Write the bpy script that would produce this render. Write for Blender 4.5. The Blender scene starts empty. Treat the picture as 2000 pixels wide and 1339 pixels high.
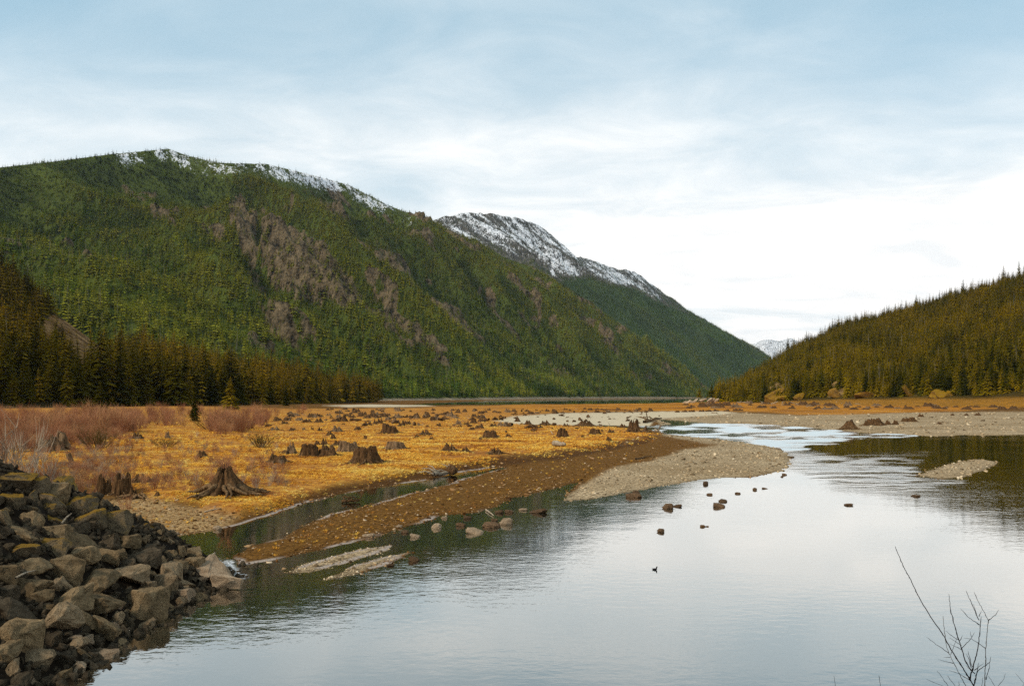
import bpy, bmesh, math, random
import numpy as np
from mathutils import Vector, Euler, Matrix

# ------------------------------------------------------------------ camera, sky, sun, exposure
SC = bpy.context.scene
COL = SC.collection
F, CX, HY, H = 1500.0, 1000.0, 774.0, 8.0          # photo pixels: focal length, centre column, horizon row; eye height (m)
cam_d = bpy.data.cameras.new('camera'); cam = bpy.data.objects.new('camera', cam_d); COL.objects.link(cam)
cam.location = (0, 0, H); cam.rotation_euler = (math.radians(90), 0, 0)
cam_d.sensor_width = 36; cam_d.lens = F / 2000 * 36; cam_d.shift_y = (HY - 669.5) / 2000
cam_d.clip_start = 0.1; cam_d.clip_end = 40000
SC.camera = cam
SC.view_settings.view_transform = 'Standard'; SC.view_settings.look = 'None'
SC.view_settings.gamma = 1; SC.view_settings.exposure = 1.05
SC.cycles.use_denoising = False
SC.cycles.max_bounces = 6; SC.cycles.diffuse_bounces = 2; SC.cycles.glossy_bounces = 2
SC.cycles.transparent_max_bounces = 8; SC.cycles.volume_bounces = 0
SC.cycles.use_adaptive_sampling = True; SC.cycles.adaptive_threshold = 0.01

SUN_EL, SUN_AZ = 39, 238       # degrees; azimuth clockwise from +Y (behind the camera, to the left)
def node(nt, kind, **kw):
    n = nt.nodes.new(kind)
    for k, v in kw.items():
        if k == 'inp':
            for kk, vv in v.items(): n.inputs[kk].default_value = vv
        else: setattr(n, k, v)
    return n
def ramp(nt, fac, stops, interp='LINEAR'):
    n = nt.nodes.new('ShaderNodeValToRGB'); n.color_ramp.interpolation = interp
    e = n.color_ramp.elements
    while len(e) < len(stops): e.new(0.5)
    for i, (p, c) in enumerate(stops):
        e[i].position = p; e[i].color = (c, c, c, 1) if isinstance(c, (int, float)) else (*c, 1)
    if fac is not None: nt.links.new(fac, n.inputs[0])
    return n
def mixc(nt, fac, a, b):
    n = nt.nodes.new('ShaderNodeMix'); n.data_type = 'RGBA'
    for s, v in ((n.inputs[0], fac), (n.inputs[6], a), (n.inputs[7], b)):
        if hasattr(v, 'is_linked'): nt.links.new(v, s)
        elif isinstance(v, (int, float)): s.default_value = v
        else: s.default_value = (*v, 1)
    return n.outputs[2]
def mth(nt, op, a, b=None, c=None, clamp=False):
    n = nt.nodes.new('ShaderNodeMath'); n.operation = op; n.use_clamp = clamp
    for i, v in enumerate((a, b, c)):
        if v is None: continue
        if hasattr(v, 'is_linked'): nt.links.new(v, n.inputs[i])
        else: n.inputs[i].default_value = v
    return n.outputs[0]

W = bpy.data.worlds.new('World'); SC.world = W; W.use_nodes = True
nt = W.node_tree; nt.nodes.clear(); L = nt.links.new
sky = node(nt, 'ShaderNodeTexSky', sky_type='NISHITA', sun_disc=False)
sky.sun_elevation = math.radians(SUN_EL); sky.sun_rotation = math.radians(SUN_AZ)
sky.air_density = 1.2; sky.dust_density = 1.5; sky.ozone_density = 1.5
tc = node(nt, 'ShaderNodeTexCoord'); sp = node(nt, 'ShaderNodeSeparateXYZ'); L(tc.outputs['Generated'], sp.inputs[0])
zz = mth(nt, 'ADD', mth(nt, 'MAXIMUM', sp.outputs[2], 0.0), 0.16)
cb = node(nt, 'ShaderNodeCombineXYZ'); L(mth(nt, 'DIVIDE', sp.outputs[0], zz), cb.inputs[0]); L(mth(nt, 'DIVIDE', sp.outputs[1], zz), cb.inputs[1])
mp = node(nt, 'ShaderNodeMapping'); L(cb.outputs[0], mp.inputs[0])
mp.inputs['Location'].default_value = (3.3, 1.7, 0); mp.inputs['Rotation'].default_value = (0, 0, 0.5); mp.inputs['Scale'].default_value = (0.75, 1.25, 1)
n1 = node(nt, 'ShaderNodeTexNoise', inp={'Scale': 0.62, 'Detail': 5.0, 'Roughness': 0.48, 'Distortion': 0.3}); L(mp.outputs[0], n1.inputs['Vector'])
n2 = node(nt, 'ShaderNodeTexNoise', inp={'Scale': 3.2, 'Detail': 8.0, 'Roughness': 0.62, 'Distortion': 0.5}); L(mp.outputs[0], n2.inputs['Vector'])
cov = mth(nt, 'ADD', mth(nt, 'MULTIPLY', n1.outputs[0], 0.84), mth(nt, 'MULTIPLY', n2.outputs[0], 0.16))
cl = ramp(nt, cov, [(0.38, 0.0), (0.50, 0.35), (0.64, 1.0)])
hz = ramp(nt, sp.outputs[2], [(0.0, 1.0), (0.18, 0.96), (0.28, 0.48), (0.40, 0.0)], 'EASE')   # the veil thickens toward the horizon
fac = mth(nt, 'ADD', mth(nt, 'MULTIPLY', hz.outputs[0], 0.80), mth(nt, 'MULTIPLY', cl.outputs[0], 0.55), clamp=True)
ccol = mixc(nt, fac, (3.15, 4.95, 5.85), mixc(nt, ramp(nt, n2.outputs[0], [(0.34, 0.0), (0.66, 1.0)]).outputs[0], (7.0, 7.15, 7.2), (8.9, 8.6, 8.3)))       # thin veil lets the blue through, thick cloud is white
fac = mth(nt, 'ADD', 0.66, mth(nt, 'MULTIPLY', fac, 0.34), clamp=True)
bg = node(nt, 'ShaderNodeBackground', inp={'Strength': 0.068}); L(mixc(nt, fac, sky.outputs[0], ccol), bg.inputs[0])
L(bg.outputs[0], node(nt, 'ShaderNodeOutputWorld').inputs[0])

sun_d = bpy.data.lights.new('sun', 'SUN'); sun = bpy.data.objects.new('sun', sun_d); COL.objects.link(sun)
sun_d.energy = 1.5; sun_d.angle = math.radians(11); sun_d.color = (1.0, 0.90, 0.75)
_e, _a = math.radians(SUN_EL), math.radians(SUN_AZ)
SUN_DIR = Vector((math.sin(_a) * math.cos(_e), math.cos(_a) * math.cos(_e), math.sin(_e)))
sun.rotation_euler = SUN_DIR.to_track_quat('Z', 'Y').to_euler(); sun.location = (0, 0, 300)

# ------------------------------------------------------------------ helpers
RNG = np.random.default_rng(7); random.seed(7)
def world(px, py, z=0.0):
    y = (H - z) * F / (py - HY); return ((px - CX) / F * y, y)
def link(o, parent=None, label=None, cat=None, group=None, kind=None):
    COL.objects.link(o)
    if parent is not None: o.parent = parent
    for k, v in (('label', label), ('category', cat), ('group', group), ('kind', kind)):
        if v: o[k] = v
    return o
def mesh_np(name, V, faces, mat=None, smooth=False, uniform=None):
    """V (N,3); faces: (M,k) array (fast) or list of tuples"""
    me = bpy.data.meshes.new(name)
    if isinstance(faces, np.ndarray):
        V = np.asarray(V, dtype=np.float32); faces = faces.astype(np.int32); m, k = faces.shape
        me.vertices.add(len(V)); me.vertices.foreach_set('co', V.ravel())
        me.loops.add(m * k); me.loops.foreach_set('vertex_index', faces.ravel())
        me.polygons.add(m); me.polygons.foreach_set('loop_start', np.arange(0, m * k, k, dtype=np.int32))
        me.update(calc_edges=True)
    else:
        me.from_pydata([tuple(v) for v in V], [], faces)
    if smooth: me.polygons.foreach_set('use_smooth', np.ones(len(me.polygons), dtype=bool))
    if mat: me.materials.append(mat)
    return me
def add_attr(me, name, vals, typ='FLOAT'):
    a = me.attributes.new(name, typ, 'POINT')
    vals = np.asarray(vals, dtype=np.float32)
    if typ == 'FLOAT': a.data.foreach_set('value', vals.ravel())
    elif typ == 'FLOAT_VECTOR': a.data.foreach_set('vector', vals.ravel())
    elif typ == 'FLOAT_COLOR': a.data.foreach_set('color', vals.ravel())
    elif typ == 'INT':
        a.data.foreach_set('value', vals.astype(np.int32).ravel())
def obj(name, me, parent=None, **kw):
    return link(bpy.data.objects.new(name, me), parent, **kw)
def empty(name, loc, rz=0.0, **kw):
    o = bpy.data.objects.new(name, None); o.location = loc; o.rotation_euler = (0, 0, rz); o.empty_display_size = 0.2
    return link(o, **kw)

def _hash(ix, iy, seed):
    h = (ix.astype(np.int64) * 374761393 + iy.astype(np.int64) * 668265263 + seed * 974634777) & 0xFFFFFFFF
    h = ((h ^ (h >> 13)) * 1274126177) & 0xFFFFFFFF
    h = (h ^ (h >> 16)) & 0xFFFFFF
    return h / float(0xFFFFFF) * 2 - 1
def vnoise(x, y, seed=0):
    x = np.asarray(x, float); y = np.asarray(y, float)
    ix, iy = np.floor(x), np.floor(y); fx, fy = x - ix, y - iy
    fx = fx * fx * fx * (fx * (fx * 6 - 15) + 10); fy = fy * fy * fy * (fy * (fy * 6 - 15) + 10)
    a = _hash(ix, iy, seed); b = _hash(ix + 1, iy, seed); c = _hash(ix, iy + 1, seed); d = _hash(ix + 1, iy + 1, seed)
    return (a + (b - a) * fx) * (1 - fy) + (c + (d - c) * fx) * fy
def fbm(x, y, octv=4, seed=0, gain=0.5):
    s, a, t = 0.0, 1.0, 0.0
    for i in range(octv):
        s = s + a * vnoise(x * 2 ** i + 17.3 * i, y * 2 ** i - 9.1 * i, seed + i); t += a; a *= gain
    return s / t
def sstep(a, b, x):
    t = np.clip((x - a) / (b - a), 0, 1); return t * t * (3 - 2 * t)
def sd_poly(x, y, poly):
    """signed distance, positive inside"""
    poly = np.asarray(poly, float); n = len(poly)
    d2 = np.full(x.shape, 1e18); ins = np.zeros(x.shape, bool)
    for i in range(n):
        ax, ay = poly[i]; bx, by = poly[(i + 1) % n]
        ex, ey = bx - ax, by - ay
        t = np.clip(((x - ax) * ex + (y - ay) * ey) / (ex * ex + ey * ey + 1e-12), 0, 1)
        dx, dy = x - ax - t * ex, y - ay - t * ey
        d2 = np.minimum(d2, dx * dx + dy * dy)
        if ay != by:
            c = ((ay > y) != (by > y)) & (x < (bx - ax) * (y - ay) / (by - ay) + ax); ins ^= c
    d = np.sqrt(d2); return np.where(ins, d, -d)

# ------------------------------------------------------------------ materials
def new_mat(name):
    m = bpy.data.materials.new(name); m.use_nodes = True; nt = m.node_tree; nt.nodes.clear()
    out = node(nt, 'ShaderNodeOutputMaterial'); b = node(nt, 'ShaderNodeBsdfPrincipled', inp={'Roughness': 0.85})
    b.inputs['Specular IOR Level'].default_value = 0.04
    nt.links.new(b.outputs[0], out.inputs[0]); return m, nt, b
def pos(nt): return node(nt, 'ShaderNodeNewGeometry').outputs['Position']
def noise(nt, vec, scale, detail=4.0, rough=0.55, mapscale=None, dist=0.0):
    if mapscale:
        mp = node(nt, 'ShaderNodeMapping', inp={'Scale': mapscale}); nt.links.new(vec, mp.inputs[0]); vec = mp.outputs[0]
    n = node(nt, 'ShaderNodeTexNoise', inp={'Scale': scale, 'Detail': detail, 'Roughness': rough, 'Distortion': dist})
    nt.links.new(vec, n.inputs['Vector']); return n.outputs[0]
def bump(nt, b, h, strength=0.5, dist=0.1):
    n = node(nt, 'ShaderNodeBump', inp={'Strength': strength, 'Distance': dist}); nt.links.new(h, n.inputs['Height']); nt.links.new(n.outputs[0], b.inputs['Normal'])
def attr(nt, name, typ='GEOMETRY'):
    return node(nt, 'ShaderNodeAttribute', attribute_name=name, attribute_type=typ)

def mat_foliage(name, stops, tint_col, tint_w=0.8, spec=0.0):
    """foliage colour differs from tree to tree; 'tint' leans whole stands toward another species colour"""
    m, nt, b = new_mat(name)
    oi = node(nt, 'ShaderNodeObjectInfo')
    c = ramp(nt, oi.outputs['Random'], stops).outputs[0]
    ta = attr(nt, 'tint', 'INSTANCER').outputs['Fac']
    c = mixc(nt, mth(nt, 'MULTIPLY', ta, -0.9, clamp=True), c, tuple(x * 0.62 for x in stops[0][1]))  # negative tint: painted gully shade, used by the main mountain
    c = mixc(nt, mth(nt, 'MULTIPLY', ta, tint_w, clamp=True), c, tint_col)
    g = noise(nt, node(nt, 'ShaderNodeTexCoord').outputs['Object'], 9.0, 2.0)
    c2 = mixc(nt, mth(nt, 'MULTIPLY', g, 0.35), c, (0.03, 0.03, 0.008))
    nt.links.new(c2, b.inputs['Base Color']); b.inputs['Specular IOR Level'].default_value = spec
    return m
M = {}
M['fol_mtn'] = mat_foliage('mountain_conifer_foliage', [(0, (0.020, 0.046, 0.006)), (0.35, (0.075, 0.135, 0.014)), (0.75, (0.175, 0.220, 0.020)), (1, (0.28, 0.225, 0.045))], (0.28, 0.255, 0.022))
M['fol_far'] = mat_foliage('far_conifer_foliage', [(0, (0.026, 0.068, 0.012)), (0.6, (0.085, 0.150, 0.022)), (1, (0.17, 0.205, 0.028))], (0.27, 0.25, 0.03))
M['fol_left'] = mat_foliage('left_conifer_foliage', [(0, (0.016, 0.016, 0.002)), (0.5, (0.080, 0.062, 0.004)), (1, (0.21, 0.135, 0.008))], (0.34, 0.185, 0.010))
M['fol_right'] = mat_foliage('right_conifer_foliage', [(0, (0.014, 0.017, 0.002)), (0.45, (0.080, 0.070, 0.003)), (1, (0.21, 0.140, 0.005))], (0.31, 0.19, 0.005))
def mat_wood(name, dark, light, zs=0.25, sc=6.0):
    m, nt, b = new_mat(name)
    v = node(nt, 'ShaderNodeTexCoord').outputs['Object']
    n = noise(nt, v, sc, 6.0, 0.65, (1, 1, zs)); n2 = noise(nt, v, sc * 4, 4.0, 0.6, (1, 1, zs * 0.6))
    f = mth(nt, 'ADD', mth(nt, 'MULTIPLY', n, 0.6), mth(nt, 'MULTIPLY', n2, 0.4))
    c = ramp(nt, f, [(0.36, dark), (0.52, tuple((a + c) / 2.2 for a, c in zip(dark, light))), (0.66, light)])
    nt.links.new(c.outputs[0], b.inputs['Base Color']); bump(nt, b, f, 0.9, 0.12); return m
M['bark'] = mat_wood('conifer_bark', (0.03, 0.022, 0.015), (0.11, 0.08, 0.055))
M['snag'] = mat_wood('grey_dead_wood', (0.12, 0.10, 0.075), (0.30, 0.26, 0.20))
M['stump'] = mat_wood('weathered_stump_wood', (0.010, 0.005, 0.002), (0.20, 0.105, 0.045), 0.18, 3.2)
M['stump_pale'] = mat_wood('bleached_stump_wood', (0.022, 0.011, 0.005), (0.34, 0.21, 0.11), 0.18, 3.2)
M['root'] = mat_wood('root_wood', (0.025, 0.012, 0.005), (0.30, 0.18, 0.085), 0.5, 3.0)
M['drift'] = mat_wood('driftwood', (0.16, 0.11, 0.07), (0.55, 0.45, 0.32), 0.3, 4.0)
M['twig'] = mat_wood('dark_twig_bark', (0.012, 0.009, 0.008), (0.055, 0.035, 0.03), 0.5, 40.0)
M['twig_pale'] = mat_wood('pale_twig_bark', (0.10, 0.085, 0.07), (0.26, 0.22, 0.18), 0.5, 40.0)
def mat_simple(name, stops, spec=0.0, rough=0.85):
    m, nt, b = new_mat(name); oi = node(nt, 'ShaderNodeObjectInfo')
    c = ramp(nt, oi.outputs['Random'], stops)
    nt.links.new(c.outputs[0], b.inputs['Base Color']); b.inputs['Specular IOR Level'].default_value = spec; b.inputs['Roughness'].default_value = rough; return m
M['brush'] = mat_simple('reddish_brush_twigs', [(0, (0.22, 0.090, 0.045)), (0.5, (0.34, 0.155, 0.078)), (1, (0.42, 0.225, 0.10))])
M['brush_grey'] = mat_simple('grey_shrub_twigs', [(0, (0.22, 0.16, 0.11)), (1, (0.34, 0.26, 0.18))])
M['brush_dark'] = mat_simple('olive_shrub_twigs', [(0, (0.085, 0.055, 0.018)), (1, (0.15, 0.095, 0.03))])
def mat_tuft():
    m, nt, b = new_mat('dry_grass_blades'); oi = node(nt, 'ShaderNodeObjectInfo'); p = pos(nt)
    f = mth(nt, 'ADD', mth(nt, 'MULTIPLY', noise(nt, p, 0.10, 5.0, 0.65, (1, 1.6, 1)), 1.55), mth(nt, 'MULTIPLY', mth(nt, 'SUBTRACT', oi.outputs['Random'], 0.5), 0.30))
    c = ramp(nt, f, [(0.45, (0.22, 0.075, 0.022)), (0.57, (0.42, 0.165, 0.035)), (0.68, (0.72, 0.325, 0.040)), (0.80, (0.82, 0.46, 0.062)), (1.0, (0.84, 0.60, 0.16))])
    nt.links.new(c.outputs[0], b.inputs['Base Color']); return m
M['tuft'] = mat_tuft()
M['duck'] = mat_simple('dark_duck_plumage', [(0, (0.012, 0.011, 0.012)), (1, (0.014, 0.012, 0.013))])

def mat_rock(name, dark, light, moss=None, moss_amt=0.0, sc=2.0):
    m, nt, b = new_mat(name); v = node(nt, 'ShaderNodeTexCoord').outputs['Object']
    oi = node(nt, 'ShaderNodeObjectInfo')
    off = node(nt, 'ShaderNodeVectorMath', operation='ADD'); nt.links.new(v, off.inputs[0])
    cx = node(nt, 'ShaderNodeCombineXYZ'); nt.links.new(mth(nt, 'MULTIPLY', oi.outputs['Random'], 40.0), cx.inputs[0]); nt.links.new(cx.outputs[0], off.inputs[1]); v = off.outputs[0]
    n = noise(nt, v, sc, 8.0, 0.65, None, 0.4); n2 = noise(nt, v, sc * 6, 6.0, 0.7)
    f = mth(nt, 'ADD', mth(nt, 'MULTIPLY', n, 0.55), mth(nt, 'MULTIPLY', n2, 0.45))
    c = ramp(nt, f, [(0.34, dark), (0.62, light)]).outputs[0]
    c = mixc(nt, mth(nt, 'MULTIPLY', oi.outputs['Random'], 0.45), c, tuple(x * 0.45 for x in dark))
    if moss:
        gn = node(nt, 'ShaderNodeSeparateXYZ'); nt.links.new(node(nt, 'ShaderNodeNewGeometry').outputs['Normal'], gn.inputs[0])
        f2 = mth(nt, 'ADD', mth(nt, 'MULTIPLY', gn.outputs[2], 0.55), mth(nt, 'MULTIPLY', n, 1.0))
        f2 = ramp(nt, f2, [(0.80 - moss_amt, 0.0), (1.15 - moss_amt, 0.85)])
        c = mixc(nt, f2.outputs[0], c, mixc(nt, n2, moss, tuple(x * 0.4 for x in moss)))
    nt.links.new(c, b.inputs['Base Color'])
    bump(nt, b, f, 1.0, 0.22); return m
M['rock'] = mat_rock('grey_riprap_rock', (0.060, 0.040, 0.020), (0.42, 0.285, 0.150))
M['rock_tan'] = mat_rock('tan_riprap_rock', (0.10, 0.066, 0.034), (0.56, 0.39, 0.225))
M['rock_dark'] = mat_rock('dark_riprap_rock', (0.022, 0.016, 0.010), (0.20, 0.148, 0.092))
M['rock_moss'] = mat_rock('mossy_riprap_rock', (0.040, 0.030, 0.018), (0.34, 0.25, 0.15), (0.33, 0.175, 0.012), 0.12)
M['rock_gold'] = mat_rock('golden_lichen_rock', (0.035, 0.018, 0.005), (0.34, 0.18, 0.035), (0.34, 0.185, 0.010), 0.04, 1.6)
M['river_rock'] = mat_rock('river_rock', (0.05, 0.03, 0.016), (0.26, 0.155, 0.085))
M['pale_rock'] = mat_rock('pale_river_rock', (0.20, 0.125, 0.07), (0.62, 0.45, 0.29))
M['pebble'] = mat_simple('river_pebbles', [(0, (0.05, 0.024, 0.009)), (0.3, (0.14, 0.066, 0.022)), (0.6, (0.26, 0.135, 0.052)), (0.85, (0.36, 0.22, 0.11)), (1, (0.58, 0.44, 0.29))])
M['pebble_grey'] = mat_simple('grey_pebbles', [(0, (0.075, 0.048, 0.024)), (0.35, (0.26, 0.18, 0.10)), (0.6, (0.44, 0.32, 0.185)), (0.9, (0.54, 0.40, 0.24)), (1, (0.70, 0.57, 0.40))])

# ------------------------------------------------------------------ ground: shores traced in plan, then height
def PW(pts): return [world(*p) for p in pts]
RIVER = [(-12.3, 21), (-11.3, 17.6), (-5, 17), (20, 17), (70, 18), (190, 22)] + PW([
    (2600, 848), (2300, 848), (2000, 848), (1940, 850), (1890, 849), (1830, 852), (1750, 847), (1690, 845), (1640, 840), (1560, 833), (1500, 829), (1430, 827), (1380, 826),
    (1345, 823), (1300, 819), (1284, 821), (1315, 828), (1268, 832), (1230, 831), (1170, 829.5), (1172, 832), (1230, 835), (1275, 840), (1290, 846), (1340, 851), (1400, 857), (1470, 866), (1520, 874), (1538, 884), (1547, 900),
    (1530, 920), (1460, 933), (1400, 933), (1330, 943), (1260, 955), (1200, 967), (1150, 975), (1098, 978), (1112, 960), (1130, 942), (1060, 960), (1000, 973), (965, 990),
    (930, 1001), (870, 1006), (820, 1022), (790, 1031), (740, 1047), (700, 1058), (600, 1079), (520, 1097), (462, 1107), (450, 1090), (490, 1066), (550, 1050), (600, 1022),
    (640, 1003), (720, 987), (790, 965), (870, 947), (905, 934), (950, 922), (988, 913), (975, 911), (890, 923), (850, 934), (750, 950), (660, 966), (590, 985), (575, 992), (585, 988),
    (520, 1008), (470, 1024), (420, 1036), (340, 1048), (385, 1085), (430, 1105), (466, 1140), (400, 1160), (330, 1190), (230, 1250), (130, 1339)])
LAKE = PW([(780, 791.8), (830, 791.0), (1000, 789.6), (1150, 788.6), (1300, 787.0), (1345, 785.6), (1420, 784), (1520, 781), (1520, 776.6), (1420, 777.2), (1330, 778.0), (1200, 779.2), (1100, 780.2), (1000, 781.6), (900, 784.5), (830, 788)])
ISLES = [PW([(563, 1118), (600, 1100), (650, 1085), (700, 1073), (766, 1064), (757, 1075), (700, 1093), (640, 1110), (600, 1117)]),
         PW([(628, 1132), (680, 1108), (730, 1090), (804, 1077), (790, 1088), (760, 1101), (700, 1121), (650, 1131)]),
         PW([(1790, 928), (1830, 912), (1870, 901), (1910, 896), (1952, 901), (1930, 915), (1890, 930), (1840, 936)])]
GRASS_L = [(-500, 925), (150, 962), (240, 968), (330, 986), (420, 1002), (470, 1010), (575, 982), (660, 957), (750, 941), (850, 925), (980, 902), (1100, 893), (1200, 877), (1265, 864), (1292, 851), (1262, 843), (1180, 838), (1100, 836), (1020, 834), (960, 826), (1000, 815), (1100, 806), (900, 799), (760, 800), (640, 803), (560, 805), (300, 800), (-500, 800)]
GRASS_F = [(760, 801), (860, 796), (1000, 791), (1340, 787.5), (1420, 782), (2500, 779), (2500, 797), (2000, 796), (1900, 801), (1800, 807), (1560, 813), (1490, 807), (1400, 804), (1250, 804), (1100, 807), (1000, 812), (900, 806)]
SAND = [(1010, 834), (960, 826), (1000, 815), (1110, 808), (1290, 805), (1400, 803), (1440, 808), (1360, 815), (1280, 820), (1268, 833), (1150, 833)]
SAND2 = [(630, 797), (720, 792.5), (830, 792), (850, 794.5), (760, 797), (680, 799)]
GREY = [[(1280, 822), (1400, 805), (1560, 813), (1800, 807), (2500, 801), (2500, 875), (1700, 870), (1300, 836)],
        [(1092, 982), (1128, 946), (1190, 925), (1260, 905), (1330, 885), (1400, 872), (1330, 862), (1300, 852), (1270, 858), (1200, 880), (1230, 870), (1300, 845), (1480, 862), (1560, 890), (1560, 925), (1400, 940), (1200, 975)],
        [(555, 1125), (600, 1095), (700, 1068), (800, 1058), (815, 1075), (740, 1100), (640, 1140)],
        [(1780, 935), (1830, 905), (1910, 890), (1970, 900), (1900, 938)]]
STONY = [(200, 985), (330, 985), (420, 1003), (470, 1012), (430, 1038), (330, 1055), (250, 1020)]
BANK = [(460, 1024), (575, 990), (660, 966), (750, 950), (850, 934), (980, 911), (1100, 902), (1200, 884), (1262, 870), (1292, 853), (1240, 864), (1180, 876), (1100, 890), (980, 899), (850, 922), (750, 938), (660, 954), (575, 979)]
RIFFLE = [[(1240, 829), (1300, 829), (1380, 826), (1560, 833), (1640, 840), (1700, 845), (1790, 849), (1700, 856), (1640, 861), (1590, 866), (1545, 884), (1470, 867), (1380, 858), (1290, 849)],
          [(1555, 890), (1640, 895), (1730, 888), (1810, 893), (1790, 915), (1800, 936), (1880, 941), (1760, 950), (1600, 936), (1545, 915)]]
FOAM = [(428, 1094), (452, 1094), (462, 1108), (480, 1128), (462, 1130), (446, 1112)]

def embank(x, y):
    """left riprap slope and the bank the camera stands on"""
    ye = np.where(x < -17, 35.0 + (x + 17) * 0.55, 35.0)
    e1 = (-12.7 - x) * 0.58 - np.maximum(0, y - ye) * 1.05 + 0.25 * vnoise(x * 0.7, y * 0.7, 5)
    e1 = np.minimum(e1, 6.3)
    e2 = np.minimum((17.2 - y) * 0.45, 6.3)
    return np.maximum(e1, e2)
def shore(x, y):
    """distance in metres, positive on land"""
    s = -np.maximum(sd_poly(x, y, RIVER), sd_poly(x, y, LAKE))
    for p in ISLES: s = np.maximum(s, sd_poly(x, y, p))
    return s
def pxy(x, y):
    yy = np.maximum(y, 4.0); return CX + F * x / yy, HY + F * H / yy
def gmask(px, py, poly, soft, nz):
    return sstep(-soft, soft, sd_poly(px, py, poly) + nz)
MOUND = (world(1378, 787.5)[0], world(1378, 787.5)[1])
def terrain(x, y, full=False):
    x = np.asarray(x, float); y = np.asarray(y, float)
    px, py = pxy(x, y)
    rows = np.clip((py - HY) / 200, 0.02, 1.0)
    nz = fbm(x * 0.35, y * 0.22, 3, 3) * 9 * rows + fbm(x * 0.06, y * 0.03, 2, 8) * 5 * rows
    s = shore(x, y) + fbm(x * 0.8, y * 0.8, 3, 11) * np.clip(y / 90, 0.25, 2.5) * 0.55
    gl = gmask(px, py, GRASS_L, np.clip(5 * rows * 3, 1.0, 7), nz * 0.8)
    gf = gmask(px, py, GRASS_F, 1.6, fbm(x * 0.05, y * 0.02, 3, 21) * 3.0)
    grass = np.clip(gl + gf, 0, 1)
    land = 0.34 * (1 - np.exp(-np.maximum(s, 0) / 5.5)) + 0.015 * np.clip(s, 0, 12) * 0.4
    land = land + gl * sstep(0.1, 2.0, s) * (0.42 + 0.12 * fbm(x * 0.12, y * 0.12, 3, 31)) + gf * 0.25
    land = land + 0.05 * fbm(x * 0.9, y * 0.9, 3, 41) * sstep(0, 1.0, s)
    d2 = ((x - MOUND[0]) / 30) ** 2 + ((y - MOUND[1]) / 34) ** 2
    mound = np.exp(-d2 * 1.3) * (9.0 + 2.2 * fbm(x * 0.12, y * 0.12, 3, 51)) - 0.9
    land = np.maximum(land, mound)
    land = land + sstep(-40, -160, x) * sstep(120, 330, y) * sstep(900, 500, y) * 1.8      # rises gently toward the left wood
    bed = np.maximum(-0.16 * np.maximum(-s, 0) - 0.02, -2.6) + 0.07 * fbm(x * 0.6, y * 0.6, 3, 61) * sstep(0, 1.5, -s)
    z = np.where(s > 0, land, bed)
    e = embank(x, y)
    z = np.where(e > -1.2, np.maximum(z, e), z)
    far = sstep(3500, 5000, y); z = z * (1 - far) - 2.0 * far
    if not full: return z
    sand = np.maximum(gmask(px, py, SAND, 1.5, nz * 0.6), gmask(px, py, SAND2, 1.2, nz * 0.5))
    grey = np.zeros_like(x)
    for p in GREY: grey = np.maximum(grey, gmask(px, py, p, 5 * rows + 0.8, nz * 0.9))
    stony = gmask(px, py, STONY, 8, nz * 1.2)
    bank = gmask(px, py, BANK, 4 * rows + 0.8, nz * 0.5)
    rim = sstep(0.03, 0.12, s) * sstep(0.55, 0.25, s) * (px < 1000) * (px > 430) * (py > 905) * (py < 1110) * sstep(-0.25, 0.15, fbm(x * 0.25, y * 0.25, 2, 71))
    wet = sstep(0.9, 0.05, s) * np.where(py < 870, 0.35, 1.0)
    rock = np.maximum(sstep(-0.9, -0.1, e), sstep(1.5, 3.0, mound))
    return z, dict(px=px, py=py, s=s, grass=grass, sand=sand, grey=grey, stony=stony, bank=bank, rim=rim, wet=wet, rock=rock, e=e)
def gz(x, y):
    return terrain(np.atleast_1d(x), np.atleast_1d(y))
def hit(pts):
    """photo pixels -> points on the ground (sheet is nearly level, so a short iteration converges)"""
    p = np.asarray(pts, float); z = np.full(len(p), 0.4)
    for _ in range(10):
        y = (H - z) * F / (p[:, 1] - HY); x = (p[:, 0] - CX) / F * y
        z = 0.5 * z + 0.5 * np.maximum(terrain(x, y), 0)
    y = (H - z) * F / (p[:, 1] - HY); x = (p[:, 0] - CX) / F * y
    return np.stack([x, y, z], 1)

rows_y = np.concatenate([np.linspace(-14, 20.5, 40), F * H / (np.arange(1347, 782, -1.25) - HY), np.geomspace(1560, 24000, 40)])
cols = np.sign(np.linspace(-1, 1, 861)) * np.abs(np.linspace(-1, 1, 861)) ** 1.0 * 1.05
YY = np.repeat(rows_y[:, None], len(cols), 1)
XX = cols[None, :] * (np.maximum(YY, 0) + 14)
gx, gy = XX.ravel(), YY.ravel()
GZ, GA = terrain(gx, gy, True)
nr, nc = YY.shape
idx = np.arange(nr * nc).reshape(nr, nc)
quads = np.stack([idx[:-1, :-1], idx[:-1, 1:], idx[1:, 1:], idx[1:, :-1]], -1).reshape(-1, 4)

m, nt, b = new_mat('valley_floor'); L = nt.links.new
p = pos(nt)
za = attr(nt, 'zone'); s1 = node(nt, 'ShaderNodeSeparateColor'); L(za.outputs['Color'], s1.inputs[0])
zb = attr(nt, 'zone2'); s2 = node(nt, 'ShaderNodeSeparateColor'); L(zb.outputs['Color'], s2.inputs[0])
vor = node(nt, 'ShaderNodeTexVoronoi', inp={'Scale': 5.5, 'Randomness': 1.0}); L(p, vor.inputs['Vector'])
vs = node(nt, 'ShaderNodeSeparateColor'); L(vor.outputs['Color'], vs.inputs[0])
big = noise(nt, p, 0.22, 5.0); mid = noise(nt, p, 1.1, 6.0, 0.62); fine = noise(nt, p, 7.0, 5.0, 0.7)
str_ = noise(nt, p, 0.10, 5.0, 0.6, (1, 1.8, 1))
brown = mixc(nt, vs.outputs[0], (0.055, 0.023, 0.004), (0.21, 0.100, 0.022))
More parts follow.
